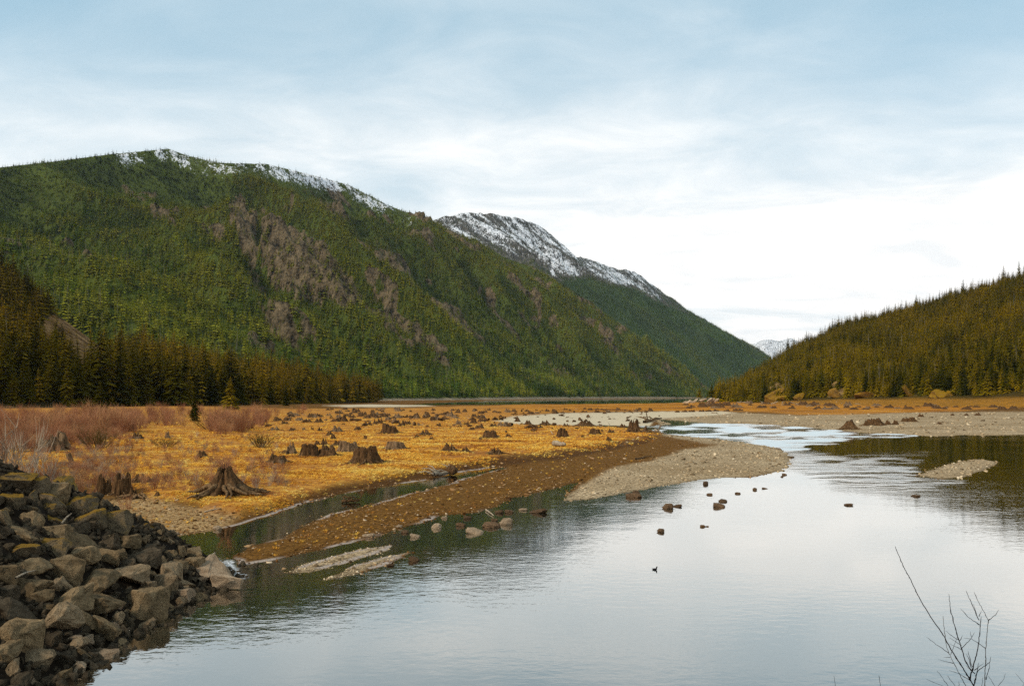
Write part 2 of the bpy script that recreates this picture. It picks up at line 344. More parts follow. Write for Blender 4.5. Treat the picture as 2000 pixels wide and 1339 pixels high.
brown = mixc(nt, ramp(nt, mid, [(0.35, 0.0), (0.68, 0.8)]).outputs[0], brown, (0.115, 0.048, 0.006))
grey = mixc(nt, vs.outputs[1], (0.085, 0.056, 0.028), (0.60, 0.44, 0.26))
grey = mixc(nt, ramp(nt, big, [(0.38, 0.0), (0.65, 0.6)]).outputs[0], grey, (0.33, 0.235, 0.135))
sand = mixc(nt, mid, (0.42, 0.33, 0.21), (0.60, 0.49, 0.33))
gcol = ramp(nt, mth(nt, 'ADD', mth(nt, 'MULTIPLY', mid, 0.55), mth(nt, 'MULTIPLY', str_, 0.45)),
            [(0.30, (0.13, 0.042, 0.012)), (0.42, (0.28, 0.10, 0.022)), (0.50, (0.46, 0.19, 0.032)), (0.58, (0.60, 0.30, 0.05)), (0.70, (0.40, 0.15, 0.03))]).outputs[0]
gcol = mixc(nt, ramp(nt, fine, [(0.35, 0.55), (0.6, 0.0)]).outputs[0], gcol, (0.15, 0.055, 0.012))
ffar = ramp(nt, mth(nt, 'ADD', mth(nt, 'MULTIPLY', mid, 0.45), mth(nt, 'MULTIPLY', noise(nt, p, 0.05, 6.0, 0.65, (0.6, 0.35, 1)), 0.55)), [(0.36, (0.075, 0.032, 0.008)), (0.46, (0.26, 0.095, 0.010)), (0.55, (0.46, 0.18, 0.014)), (0.66, (0.62, 0.31, 0.03))]).outputs[0]
grey = mixc(nt, ramp(nt, noise(nt, p, 0.07, 6.0, 0.65, (0.5, 1, 1)), [(0.42, 0.0), (0.62, 0.55)]).outputs[0], grey, (0.20, 0.125, 0.055))
c = mixc(nt, s1.outputs[1], brown, grey)
c = mixc(nt, s1.outputs[2], c, sand)
c = mixc(nt, s2.outputs[1], c, mixc(nt, vs.outputs[2], (0.16, 0.082, 0.028), (0.42, 0.265, 0.115)))
c = mixc(nt, s1.outputs[0], c, gcol)
c = mixc(nt, attr(nt, 'farfield').outputs['Fac'], c, ffar)
c = mixc(nt, mth(nt, 'MULTIPLY', s2.outputs[0], ramp(nt, mid, [(0.3, 1.0), (0.7, 0.55)]).outputs[0]), c, (0.050, 0.020, 0.005))
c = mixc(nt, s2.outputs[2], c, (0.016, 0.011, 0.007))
c = mixc(nt, attr(nt, 'rim').outputs['Fac'], c, (0.50, 0.40, 0.33))
c = mixc(nt, mth(nt, 'MULTIPLY', attr(nt, 'wet').outputs['Fac'], 0.55), c, mixc(nt, 0.65, c, (0.02, 0.013, 0.007)))
L(c, b.inputs['Base Color'])
hgt = mth(nt, 'ADD', mth(nt, 'MULTIPLY', vor.outputs['Distance'], -0.8), mth(nt, 'MULTIPLY', fine, 0.8)); bump(nt, b, hgt, 0.7, 0.10)
M['ground'] = m
me = mesh_np('ground', np.stack([gx, gy, GZ], 1), quads, M['ground'], True)
add_attr(me, 'zone', np.stack([GA['grass'], GA['grey'], GA['sand'], np.ones_like(gx)], 1), 'FLOAT_COLOR')
add_attr(me, 'zone2', np.stack([GA['bank'], GA['stony'], GA['rock'], np.ones_like(gx)], 1), 'FLOAT_COLOR')
add_attr(me, 'rim', GA['rim']); add_attr(me, 'wet', GA['wet'])
add_attr(me, 'farfield', sstep(260, 420, gy) * GA['grass'] * sstep(-60, 60, gx))
obj('ground', me, kind='structure', label='tan and gold valley floor of gravel bars and dry grass')

# ------------------------------------------------------------------ water: one sheet per water body, kept where the bed lies below it
m, nt, b = new_mat('river_water'); nt.nodes.remove(b); L = nt.links.new
out = [n for n in nt.nodes if n.type == 'OUTPUT_MATERIAL'][0]
p = pos(nt)
rf = attr(nt, 'riffle').outputs['Fac']; dp = attr(nt, 'depth').outputs['Fac']; fo = attr(nt, 'foam').outputs['Fac']
w1 = noise(nt, p, 0.55, 3.0, 0.5, (0.55, 1, 1)); w2 = noise(nt, p, 2.6, 3.0, 0.55, (0.6, 1, 1)); calm = noise(nt, p, 0.05, 3.0, 0.55, (0.6, 1, 1))
cf = ramp(nt, calm, [(0.40, 0.25), (0.62, 1.0)]).outputs[0]
hh = mth(nt, 'ADD', mth(nt, 'MULTIPLY', w1, 0.013), mth(nt, 'MULTIPLY', w2, 0.011))
hh = mth(nt, 'MULTIPLY', hh, mth(nt, 'ADD', cf, mth(nt, 'MULTIPLY', rf, 9.0)))
bp = node(nt, 'ShaderNodeBump', inp={'Strength': 1.0, 'Distance': 1.0}); L(hh, bp.inputs['Height'])
gl = node(nt, 'ShaderNodeBsdfGlossy', inp={'Color': (1.0, 1.0, 0.97, 1)}); L(bp.outputs[0], gl.inputs['Normal'])
L(mth(nt, 'ADD', 0.015, mth(nt, 'MULTIPLY', rf, 0.5)), gl.inputs['Roughness'])
tr = node(nt, 'ShaderNodeBsdfTransparent', inp={'Color': (0.50, 0.42, 0.27, 1)})
df = node(nt, 'ShaderNodeBsdfDiffuse', inp={'Color': (0.008, 0.014, 0.010, 1)})
op = mth(nt, 'SUBTRACT', 1.0, mth(nt, 'POWER', 2.718, mth(nt, 'MULTIPLY', dp, -1.9)), clamp=True)
body = node(nt, 'ShaderNodeMixShader'); L(op, body.inputs[0]); L(tr.outputs[0], body.inputs[1]); L(df.outputs[0], body.inputs[2])
lw = node(nt, 'ShaderNodeLayerWeight', inp={'Blend': 0.5})
cosv = mth(nt, 'SUBTRACT', 1.0, lw.outputs['Facing'])
fr = mth(nt, 'MAXIMUM', mth(nt, 'SUBTRACT', 0.98, mth(nt, 'MULTIPLY', cosv, 1.5)), 0.04)
wm = node(nt, 'ShaderNodeMixShader'); L(fr, wm.inputs[0]); L(body.outputs[0], wm.inputs[1]); L(gl.outputs[0], wm.inputs[2])
fd = node(nt, 'ShaderNodeBsdfDiffuse', inp={'Color': (0.75, 0.75, 0.76, 1)})
fn = ramp(nt, noise(nt, p, 5.0, 6.0, 0.7, (1, 1.4, 1)), [(0.44, 0.0), (0.58, 1.0)]).outputs[0]
wm2 = node(nt, 'ShaderNodeMixShader'); L(mth(nt, 'MULTIPLY', fo, fn), wm2.inputs[0]); L(wm.outputs[0], wm2.inputs[1]); L(fd.outputs[0], wm2.inputs[2])
L(wm2.outputs[0], out.inputs[0]); M['water'] = m
low = (GZ < 0.16) & (gy > 10) & (gy < 7800)
lowq = low[quads].any(1)
rif = np.maximum(gmask(GA['px'], GA['py'], RIFFLE[0], 3.5, fbm(GA['px'] / 60, GA['py'] / 4, 3, 81) * 9), 0.35 * gmask(GA['px'], GA['py'], RIFFLE[1], 14.0, fbm(gx * 0.08, gy * 0.03, 3, 82) * 14))
rif = rif * (0.08 + 0.92 * sstep(-0.30, 0.26, fbm(GA['px'] / 60, GA['py'] / 2.4, 4, 83)))
foam = gmask(GA['px'], GA['py'], FOAM, 4, fbm(gx * 1.5, gy * 1.5, 2, 84) * 6)
for nm, sel, lab in (('river', gy < 420, 'calm pale river reflecting the cloudy sky'), ('lake', gy >= 420, 'dark strip of lake below the forested mountain')):
    fq = quads[lowq & sel[quads[:, 0]]]
    used, inv = np.unique(fq, return_inverse=True)
    me = mesh_np(nm, np.stack([gx[used], gy[used], np.zeros(len(used))], 1), inv.reshape(-1, 4), M['water'], True)
    add_attr(me, 'depth', np.maximum(-GZ[used], 0)); add_attr(me, 'riffle', rif[used]); add_attr(me, 'foam', foam[used])
    obj(nm, me, kind='structure', label=lab)

# ------------------------------------------------------------------ mountains: surfaces between a foot line and a crest line
def mat_mountain(name, soil, rock_d, rock_l, beach):
    m, nt, b = new_mat(name); L = nt.links.new; p = pos(nt)
    r = attr(nt, 'rock').outputs['Fac']; s = attr(nt, 'snow').outputs['Fac']; be = attr(nt, 'beach').outputs['Fac']
    n = noise(nt, p, 0.012, 8.0, 0.62, (1, 1, 0.35)); n2 = noise(nt, p, 0.05, 7.0, 0.68, (1, 1, 0.4)); n3 = noise(nt, p, 0.15, 6.0, 0.65)
    rk = ramp(nt, mth(nt, 'ADD', mth(nt, 'MULTIPLY', n2, 0.6), mth(nt, 'MULTIPLY', n3, 0.4)), [(0.41, rock_d), (0.60, rock_l)]).outputs[0]
    so = mixc(nt, ramp(nt, n, [(0.4, 0.0), (0.62, 1.0)]).outputs[0], soil, tuple(x * 1.7 for x in soil))
    rf = ramp(nt, mth(nt, 'ADD', r, mth(nt, 'MULTIPLY', mth(nt, 'SUBTRACT', n3, 0.5), 1.1)), [(0.36, 0.0), (0.56, 1.0)]).outputs[0]
    c = mixc(nt, rf, so, rk)
    sf = ramp(nt, mth(nt, 'ADD', s, mth(nt, 'MULTIPLY', mth(nt, 'SUBTRACT', mth(nt, 'ADD', mth(nt, 'MULTIPLY', n2, 0.45), mth(nt, 'MULTIPLY', n3, 0.55)), 0.5), 2.9)), [(0.52, 0.0), (0.62, 1.0)]).outputs[0]
    sf = mth(nt, 'MULTIPLY', sf, ramp(nt, s, [(0.02, 0.0), (0.12, 1.0)]).outputs[0])
    c = mixc(nt, sf, c, (0.88, 0.88, 0.90))
    c = mixc(nt, be, c, mixc(nt, n3, tuple(x * 0.7 for x in beach), beach))
    L(c, b.inputs['Base Color']); bump(nt, b, mth(nt, 'ADD', n2, mth(nt, 'MULTIPLY', n3, 0.5)), 1.0, 14.0); return m
M['mtn'] = mat_mountain('mountain_slope', (0.050, 0.062, 0.010), (0.016, 0.012, 0.007), (0.215, 0.155, 0.085), (0.46, 0.34, 0.21))
M['mtn_far'] = mat_mountain('snow_mountain_slope', (0.030, 0.045, 0.018), (0.035, 0.034, 0.032), (0.16, 0.14, 0.115), (0.4, 0.33, 0.25))
M['hill_l'] = mat_mountain('left_hill_slope', (0.050, 0.034, 0.010), (0.12, 0.055, 0.018), (0.52, 0.29, 0.11), (0.26, 0.16, 0.07))
M['hill_r'] = mat_mountain('right_hill_slope', (0.060, 0.042, 0.010), (0.14, 0.075, 0.025), (0.46, 0.27, 0.10), (0.46, 0.21, 0.03))

class Slope:
    """lofted hillside: foot points (x,y,z), crest points (x,y,z), a short back side"""
    def __init__(s, foot, crest, nu, nv, prof, back=0.25):
        foot, crest = np.array(foot, float), np.array(crest, float)
        seg = np.linalg.norm(np.diff((foot + crest)[:, :2] / 2, axis=0), axis=1); t = np.concatenate([[0], np.cumsum(seg)]); s.length = t[-1]; t /= t[-1]
        u = np.linspace(0, 1, nu)
        f = np.stack([np.interp(u, t, foot[:, k]) for k in range(3)], 1); c = np.stack([np.interp(u, t, crest[:, k]) for k in range(3)], 1)
        nb = max(3, int(nv * back * 0.4)); v = np.concatenate([np.linspace(0, 1, nv), 1 + back * np.linspace(0, 1, nb + 1)[1:]])
        s.U, s.V = np.meshgrid(u, v); vv = s.V[..., None]
        P = f[None] * (1 - vv) + c[None] * vv
        vz = prof(np.clip(s.V, 0, 1)) - np.maximum(s.V - 1, 0) * 1.1
        P[..., 2] = f[None, :, 2] + (c[None, :, 2] - f[None, :, 2]) * vz
        s.P, s.nv, s.nu, s.C = P, nv, nu, c
        s.a = {}
    def px(s): return CX + F * s.P[..., 0] / s.P[..., 1], HY - F * (s.P[..., 2] - H) / s.P[..., 1]
    def build(s, name, mat, **kw):
        n0, n1 = s.P.shape[:2]; i = np.arange(n0 * n1).reshape(n0, n1)
        q = np.stack([i[:-1, :-1], i[:-1, 1:], i[1:, 1:], i[1:, :-1]], -1).reshape(-1, 4)
        me = mesh_np(name, s.P.reshape(-1, 3), q, mat, True)
        for k in ('rock', 'snow', 'beach'): add_attr(me, k, s.a.get(k, np.zeros((n0, n1))))
        return obj(name, me, **kw)
    def sample(s, n, vmax=1.02, rng=RNG):
        P = s.P; k = int(np.searchsorted(s.V[:, 0], vmax)); k = min(k, P.shape[0] - 1)
        A = np.linalg.norm(np.cross(P[1:k + 1, :-1] - P[:k, :-1], P[:k, 1:] - P[:k, :-1]), axis=2)
        pr = (A / A.sum()).ravel(); ci = rng.choice(len(pr), n, p=pr); i, j = np.divmod(ci, A.shape[1])
        a, b = rng.random(n)[:, None], rng.random(n)[:, None]
        bl = lambda Q: (Q[i, j] * ((1 - a) * (1 - b)).reshape(-1, *[1] * (Q.ndim - 2)) if False else
                        (Q[i, j] * (1 - a) * (1 - b) + Q[i + 1, j] * a * (1 - b) + Q[i, j + 1] * (1 - a) * b + Q[i + 1, j + 1] * a * b))
        o = {'P': bl(P)}
        for kk in list(s.a) + ['U', 'V']:
            Q = (s.a[kk] if kk in s.a else getattr(s, kk))[..., None]; o[kk] = bl(Q)[:, 0]
        o['px'] = CX + F * o['P'][:, 0] / o['P'][:, 1]; o['py'] = HY - F * (o['P'][:, 2] - H) / o['P'][:, 1]; return o
def crest(px, row, d): return ((px - CX) / F * d, d, H + (HY - row) / F * d)
def pmask(px, py, polys, soft, nz):
    o = np.zeros_like(px)
    for p in polys: o = np.maximum(o, sstep(-soft, soft, sd_poly(px, py, p) + nz))
    return o

# main mountain
A_F = [(-640, 450), (-560, 650), (-400, 1000), (-260, 1300), (-150, 1580), (-60, 1800), (0, 1980), (60, 2150), (110, 2290), (180, 2440), (230, 2570), (310, 2740), (390, 2900), (470, 3070), (590, 3300), (700, 3500), (780, 3640), (850, 3760), (920, 3860), (990, 3960), (1060, 4080), (1120, 4200), (1160, 4290)]
A_C = [(-800, 395, 1350), (-600, 380, 1500), (-400, 360, 1700), (-200, 346, 1900), (0, 333, 2150), (110, 321, 2350), (220, 307, 2550), (330, 297, 2740), (400, 323, 2880), (460, 325, 2990), (520, 326, 3080), (600, 345, 3250), (680, 366, 3450), (740, 397, 3600), (790, 419, 3800), (834, 435, 3950), (924, 480, 4050), (1000, 512, 4100), (1060, 535, 4150), (1131, 578, 4200), (1250, 660, 4250), (1330, 730, 4300), (1385, 774, 4330)]
SA = Slope([(x, y, -0.5) for x, y in A_F], [crest(*c) for c in A_C], 460, 190, lambda v: 0.92 * v + 0.08 * v * v + 0.02 * np.sin(v * 7))
um, env = SA.U * SA.length, np.sin(np.pi * np.clip(SA.V, 0, 1)) ** 0.8 * sstep(0.0, 0.14, SA.V)
wv = um + 180 * fbm(SA.V * 3, SA.U * 6, 2, 101)
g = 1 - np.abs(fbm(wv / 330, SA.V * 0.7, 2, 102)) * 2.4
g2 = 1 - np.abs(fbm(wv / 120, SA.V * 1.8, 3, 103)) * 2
zsc = SA.P[..., 2].max(0, keepdims=True) / 900
SA.P[..., 2] += env * zsc * (260 * g + 110 * g2 - 190) + env * 14 * fbm(um / 45, SA.V * 30, 3, 104)
bx, by = SA.px(); jit = fbm(um / 60, SA.V * 22, 3, 105) * 16
ROCK_A = [[(450, 404), (478, 408), (500, 418), (503, 470), (500, 525), (468, 495), (452, 450)], [(509, 420), (560, 440), (620, 470), (690, 545), (720, 590), (650, 596), (580, 592), (530, 560), (508, 510)],
          [(560, 600), (578, 600), (606, 660), (590, 660)], [(600, 372), (655, 380), (690, 430), (640, 420)], [(690, 560), (770, 600), (830, 650), (885, 705), (840, 705), (780, 665), (720, 620)],
          [(0, 486), (50, 495), (40, 512), (0, 508)], [(125, 478), (180, 494), (170, 502), (130, 490)], [(245, 375), (300, 388), (290, 400), (250, 392)], [(298, 404), (345, 420), (335, 436), (305, 420)], [(222, 452), (255, 470), (245, 480), (225, 468)],
          [(480, 662), (535, 672), (530, 684), (490, 674)], [(725, 480), (800, 515), (790, 535), (740, 505)], [(830, 540), (862, 555), (855, 572), (832, 560)], [(1072, 718), (1100, 728), (1090, 738)], [(1230, 722), (1260, 735), (1240, 742)],
          [(1020, 620), (1060, 640), (1040, 646)], [(870, 600), (900, 622), (885, 632)], [(560, 560), (600, 590), (570, 590)], [(390, 395), (430, 415), (440, 470), (410, 440)]]
rock = pmask(bx, by, ROCK_A, 9, jit * 1.6) * sstep(-0.42, 0.12, fbm(um / 38 + SA.V * 6, SA.V * 13, 4, 108))
rock = np.maximum(rock, pmask(bx, by, ROCK_A[:2], 7, jit) * sstep(-0.75, -0.25, fbm(um / 30, SA.V * 20, 3, 110)))
rock = np.maximum(rock, 0.9 * sstep(0.38, 0.46, fbm(wv / 90, SA.V * 7, 4, 106) + 0.16 * g) * sstep(0.06, 0.2, SA.V) * sstep(250, 700, bx))
SA.P[..., 2] += rock * (34 * (1 - 2 * np.abs(fbm(um / 34, SA.V * 22, 3, 107))) - 6) * sstep(1.0, 0.9, SA.V)
SA.P[..., 2] -= 30 * sstep(9, 2, np.abs(bx - 504)) * sstep(400, 420, by) * sstep(530, 500, by)
cr = by - np.interp(bx, [c[0] for c in A_C], [c[1] for c in A_C])
snow = (0.40 + 0.36 * fbm(um / 40, SA.V * 16, 3, 109)) * sstep(44, 6, cr) * sstep(185, 240, bx) * sstep(880, 760, bx) + 0.18 * sstep(22, 4, cr) * (bx > 300) * (bx < 370)
snow += 0.16 * sstep(30, 5, cr) * sstep(480, 560, bx) * sstep(800, 700, bx)
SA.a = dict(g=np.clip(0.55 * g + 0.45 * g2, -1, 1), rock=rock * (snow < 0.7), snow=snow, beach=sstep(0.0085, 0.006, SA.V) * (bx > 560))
SA.build('mountain', M['mtn'], kind='structure', label='long forested mountain with rock cliffs and thin snow on its crest')

# snow-capped mountain behind
B_F = [(800, 4350), (950, 4500), (1050, 4650), (1150, 4800), (1250, 4920), (1350, 5060), (1450, 5200), (1520, 5300), (1600, 5400), (1680, 5500), (1760, 5600), (1840, 5700), (1920, 5800), (2000, 5900), (2100, 6000), (2220, 6150), (2350, 6300), (2500, 6450), (2650, 6600), (2750, 6700)]
B_C = [(740, 470, 4900), (800, 450, 5000), (850, 427, 5100), (900, 417, 5200), (950, 415, 5250), (1000, 424, 5350), (1040, 434, 5450), (1065, 447, 5500), (1090, 475, 5600), (1110, 496, 5700), (1150, 506, 5900), (1190, 520, 6000), (1240, 530, 6150), (1280, 560, 6250), (1340, 603, 6400), (1400, 639, 6600), (1460, 671, 6800), (1510, 701, 7000), (1570, 738, 7200), (1620, 772, 7300)]
SB = Slope([(x, y, -0.5) for x, y in B_F], [crest(*c) for c in B_C], 330, 130, lambda v: 0.96 * v + 0.04 * v * v)
um, env = SB.U * SB.length, np.sin(np.pi * np.clip(SB.V, 0, 1)) ** 0.7
wv = um + 160 * fbm(SB.V * 3, SB.U * 6, 2, 111)
SB.P[..., 2] += env * (90 * (1 - np.abs(fbm(wv / 480, SB.V, 2, 112)) * 2.2) + 45 * (1 - np.abs(fbm(wv / 150, SB.V * 3, 3, 113)) * 2) - 55)
SB.P[..., 2] += 16 * fbm(um / 45, SB.V * 26, 3, 114) * sstep(0.3, 0.8, SB.V)
bx, by = SB.px(); cr = by - np.interp(bx, [c[0] for c in B_C], [c[1] for c in B_C])
depth = np.interp(bx, [700, 830, 900, 1000, 1080, 1110, 1150, 1240, 1290, 1360], [50, 60, 85, 110, 110, 60, 42, 42, 30, 2])
snow = sstep(1.0, 0.55, cr / depth) * (0.47 + 0.40 * fbm(um / 45 + SB.V * 4, SB.V * 9, 3, 115)) * sstep(1370, 1250, bx)
snow = np.maximum(snow, 0.66 * sstep(6, 2, np.abs(bx - 1082 + 5 * np.sin(by / 9))) * sstep(495, 505, by) * sstep(552, 535, by))
SB.a = dict(rock=sstep(1.2, 0.5, cr / depth) * 0.9, snow=snow, beach=np.zeros_like(snow))
SB.build('mountain', M['mtn_far'], kind='structure', label='snow-capped mountain behind the long forested one')

# far white peak at the head of the valley
FP = [(1380, 740), (1430, 705), (1470, 672), (1490, 664), (1505, 663), (1520, 666), (1545, 660), (1570, 672), (1610, 690), (1680, 740)]
SF = Slope([((p - CX) / F * 12200, 12200, -1) for p, _ in FP], [crest(p, r, 13600) for p, r in FP], 90, 40, lambda v: v)
SF.P[..., 2] += 60 * fbm(SF.U * 26, SF.V * 7, 4, 121) * np.sin(np.pi * np.clip(SF.V, 0, 1))
SF.a = dict(rock=np.ones_like(SF.U), snow=0.60 * sstep(0.15, 0.5, SF.V), beach=np.zeros_like(SF.U))
SF.build('mountain', M['mtn_far'], kind='structure', label='distant white peak at the head of the valley')

# near hills left and right
L_F = [(-700, 200), (-300, 265), (0, 335), (120, 360), (250, 405), (380, 455), (500, 530), (580, 630), (650, 770), (735, 1010)]
L_C = [(-700, 330, 420), (-300, 450, 620), (0, 545, 700), (100, 606, 750), (210, 686, 770), (350, 714, 800), (500, 736, 860), (580, 748, 920), (660, 760, 1000), (750, 772, 1120)]
SL = Slope([((p - CX) / F * d, d, 1.2) for p, d in L_F], [crest(*c) for c in L_C], 130, 70, lambda v: 0.75 * v + 0.25 * v * v)
um = SL.U * SL.length; SL.P[..., 2] += 5 * fbm(um / 40, SL.V * 7, 3, 131) * np.sin(np.pi * np.clip(SL.V, 0, 1))
bx, by = SL.px(); jit = fbm(um / 10, SL.V * 30, 3, 132) * 10
SL.a = dict(rock=pmask(bx, by, [[(78, 640), (100, 610), (150, 632), (222, 668), (225, 715), (150, 705), (90, 680)]], 6, jit), snow=np.zeros_like(um), beach=sstep(0.03, 0.01, SL.V))
SL.build('hill', M['hill_l'], kind='structure', label='low wooded hill on the left with a bare rock patch')
R_F = [(1405, 1010), (1440, 930), (1500, 820), (1600, 715), (1700, 645), (1850, 575), (2000, 525), (2300, 450), (2700, 400)]
R_C = [(1395, 771, 1080), (1440, 757, 1180), (1500, 717, 1300), (1540, 691, 1350), (1600, 664, 1400), (1640, 642, 1400), (1700, 629, 1400), (1800, 604, 1350), (1900, 573, 1250), (2000, 546, 1150), (2300, 470, 1050), (2700, 400, 950)]
R_F2 = [(1405, 1010), (1440, 930), (1500, 820), (1545, 768), (1600, 715), (1650, 680), (1700, 645), (1790, 605), (1890, 560), (2000, 525), (2300, 450), (2700, 400)]
SR = Slope([((p - CX) / F * d, d, 0.6) for p, d in R_F2], [crest(*c) for c in R_C], 170, 90, lambda v: 0.86 * v + 0.14 * v * v)
um = SR.U * SR.length; SR.P[..., 2] += 9 * fbm(um / 60, SR.V * 6, 3, 141) * np.sin(np.pi * np.clip(SR.V, 0, 1)) ** 0.8
bx, by = SR.px(); jit = fbm(um / 12, SR.V * 30, 3, 142) * 8
SR.a = dict(rock=pmask(bx, by, [[(1498, 772), (1505, 746), (1528, 742), (1530, 775)], [(1618, 772), (1630, 742), (1650, 745), (1645, 775)]], 5, jit), snow=np.zeros_like(um), beach=sstep(0.05, 0.03, SR.V))
SR.build('hill', M['hill_r'], kind='structure', label='wooded hill rising from the far bank on the right')

# ------------------------------------------------------------------ conifers
def conifer(seed, nw, nb, sub, rmax=0.17, base=0.10, ragged=0.2):
    r = random.Random(seed); V, Fc = [], []
    def tri(a, b_, c): k = len(V); V.extend([a, b_, c]); Fc.append((k, k + 1, k + 2))
    for i in range(nw):
        t = i / (nw - 1.0); h = base + (0.985 - base) * t ** 0.92
        R = rmax * ((1 - t) ** 0.82) * r.uniform(1 - ragged * 1.3, 1 + ragged * 0.7) + 0.006
        n = max(3, int(round(nb * (1 - 0.45 * t)))); a0 = r.random() * 6.28
        for k in range(n):
            a = a0 + 6.283 * k / n + r.uniform(-0.35, 0.35); Ln = R * r.uniform(0.62, 1.18); dr = Ln * r.uniform(0.25, 0.75) * (1 - 0.9 * t * t)
            hh = h + r.uniform(-0.015, 0.015)
            ca, sa = math.cos(a), math.sin(a); pt = lambda q, side, dz: (ca * q - sa * side, sa * q + ca * side, hh + dz)
            w = Ln * (0.34 if sub == 0 else 0.20)
            b0, mL, mR, tip = pt(0, 0, 0.012), pt(Ln * 0.55, w, -dr * 0.5 - w * 0.35), pt(Ln * 0.55, -w, -dr * 0.5 - w * 0.35), pt(Ln, 0, -dr)
            mid = pt(Ln * 0.5, 0, -dr * 0.22)
            tri(b0, mL, mid); tri(b0, mid, mR); tri(mid, mL, tip); tri(mid, tip, mR)
            for q in range(sub):
                s_ = r.uniform(0.25, 0.95); sd = r.choice((-1, 1)); l2 = Ln * (1.05 - s_) * r.uniform(0.45, 0.9) + 0.008
                p0 = pt(Ln * s_ - 0.008, 0, -dr * s_ * s_ + 0.006); p1 = pt(Ln * s_ + 0.010, 0, -dr * s_ * s_)
                p2 = pt(Ln * s_ + l2 * 0.65, sd * l2 * 0.75, -dr * s_ * s_ - l2 * r.uniform(0.15, 0.7)); tri(p0, p1, p2)
    k = len(V); V.extend([(0.006, 0, 0.93), (-0.004, 0.005, 0.93), (-0.004, -0.005, 0.93), (0, 0, 1.03)]); Fc.extend([(k, k + 1, k + 3), (k + 1, k + 2, k + 3), (k + 2, k, k + 3)])
    return np.array(V), Fc
def trunk_geo(r0=0.014, top=0.95, n=6, seed=0, lean=0.0):
    V, Fc = [], []
    for i, t in enumerate((0, 0.25, 0.6, 1)):
        for k in range(n):
            a = 6.283 * k / n; rr = r0 * (1.25 if i == 0 else 1 - 0.93 * t); V.append((math.cos(a) * rr + lean * t, math.sin(a) * rr, -0.02 + top * t))
    for i in range(3):
        for k in range(n): Fc.append((i * n + k, i * n + (k + 1) % n, (i + 1) * n + (k + 1) % n, (i + 1) * n + k))
    return V, Fc
def tree_mesh(name, seed, nw, nb, sub, mat, rmax=0.17, base=0.1, ragged=0.2, trunk=True):
    V, Fc = conifer(seed, nw, nb, sub, rmax, base, ragged); V = [tuple(v) for v in V]
    me = bpy.data.meshes.new(name); nf = len(Fc)
    if trunk:
        tv, tf = trunk_geo(); k = len(V); V = V + tv; Fc = Fc + [tuple(k + i for i in f) for f in tf]
    me.from_pydata(V, [], Fc); me.materials.append(mat)
    if trunk:
        me.materials.append(M['bark']); mi = np.zeros(len(Fc), dtype=np.int32); mi[nf:] = 1; me.polygons.foreach_set('material_index', mi)
    return me
def snag_mesh(name, seed):
    V, Fc = trunk_geo(0.012, 1.0, 5); r = random.Random(seed); V = list(V)
    for i in range(16):
        h = r.uniform(0.3, 0.97); a = r.random() * 6.28; l = (1.05 - h) * r.uniform(0.05, 0.16) + 0.01; k = len(V); c, s = math.cos(a), math.sin(a)
        V += [(0, 0, h + 0.004), (0, 0, h - 0.004), (c * l, s * l, h - l * 0.3)]; Fc.append((k, k + 1, k + 2))
    me = bpy.data.meshes.new(name); me.from_pydata(V, [], Fc); me.materials.append(M['snag']); return me

def scatter(name, P, rot, scl, meshes, tint=None, idx=None, **kw):
    """one object of many alike pieces: a point mesh with geometry-node instances"""
    n = len(P); me = bpy.data.meshes.new(name); me.vertices.add(n); me.vertices.foreach_set('co', np.asarray(P, dtype=np.float32).ravel())
    add_attr(me, 'rot', rot, 'FLOAT_VECTOR')
    scl = np.asarray(scl, float); scl = np.repeat(scl[:, None], 3, 1) if scl.ndim == 1 else scl
    add_attr(me, 'scl', scl, 'FLOAT_VECTOR')
    add_attr(me, 'idx', idx if idx is not None else RNG.integers(0, len(meshes), n), 'INT')
    add_attr(me, 'tint', tint if tint is not None else np.zeros(n))
    o = obj(name, me, kind='stuff', **kw)
    ng = bpy.data.node_groups.new(name + '_scatter', 'GeometryNodeTree')
    ng.interface.new_socket('Geometry', in_out='INPUT', socket_type='NodeSocketGeometry'); ng.interface.new_socket('Geometry', in_out='OUTPUT', socket_type='NodeSocketGeometry')
    gi, go = ng.nodes.new('NodeGroupInput'), ng.nodes.new('NodeGroupOutput'); jn = ng.nodes.new('GeometryNodeJoinGeometry')
    for mm in meshes:
        src = bpy.data.objects.new(mm.name, mm)                       # never linked: only the shape is read
        oi = ng.nodes.new('GeometryNodeObjectInfo'); oi.inputs['Object'].default_value = src; oi.inputs['As Instance'].default_value = True
        ng.links.new(oi.outputs['Geometry'], jn.inputs[0])
    ip = ng.nodes.new('GeometryNodeInstanceOnPoints'); ip.inputs['Pick Instance'].default_value = True
    def na(nm, t):
        q = ng.nodes.new('GeometryNodeInputNamedAttribute'); q.data_type = t; q.inputs['Name'].default_value = nm; return q.outputs['Attribute']
    ng.links.new(gi.outputs[0], ip.inputs['Points']); ng.links.new(jn.outputs[0], ip.inputs['Instance'])
    ng.links.new(na('idx', 'INT'), ip.inputs['Instance Index']); ng.links.new(na('rot', 'FLOAT_VECTOR'), ip.inputs['Rotation']); ng.links.new(na('scl', 'FLOAT_VECTOR'), ip.inputs['Scale'])
    ng.links.new(ip.outputs[0], go.inputs[0])
    md = o.modifiers.new('scatter', 'NODES'); md.node_group = ng
    return o
def zrot(n, lean=0.03): return np.stack([RNG.normal(0, lean, n), RNG.normal(0, lean, n), RNG.random(n) * 6.283], 1)

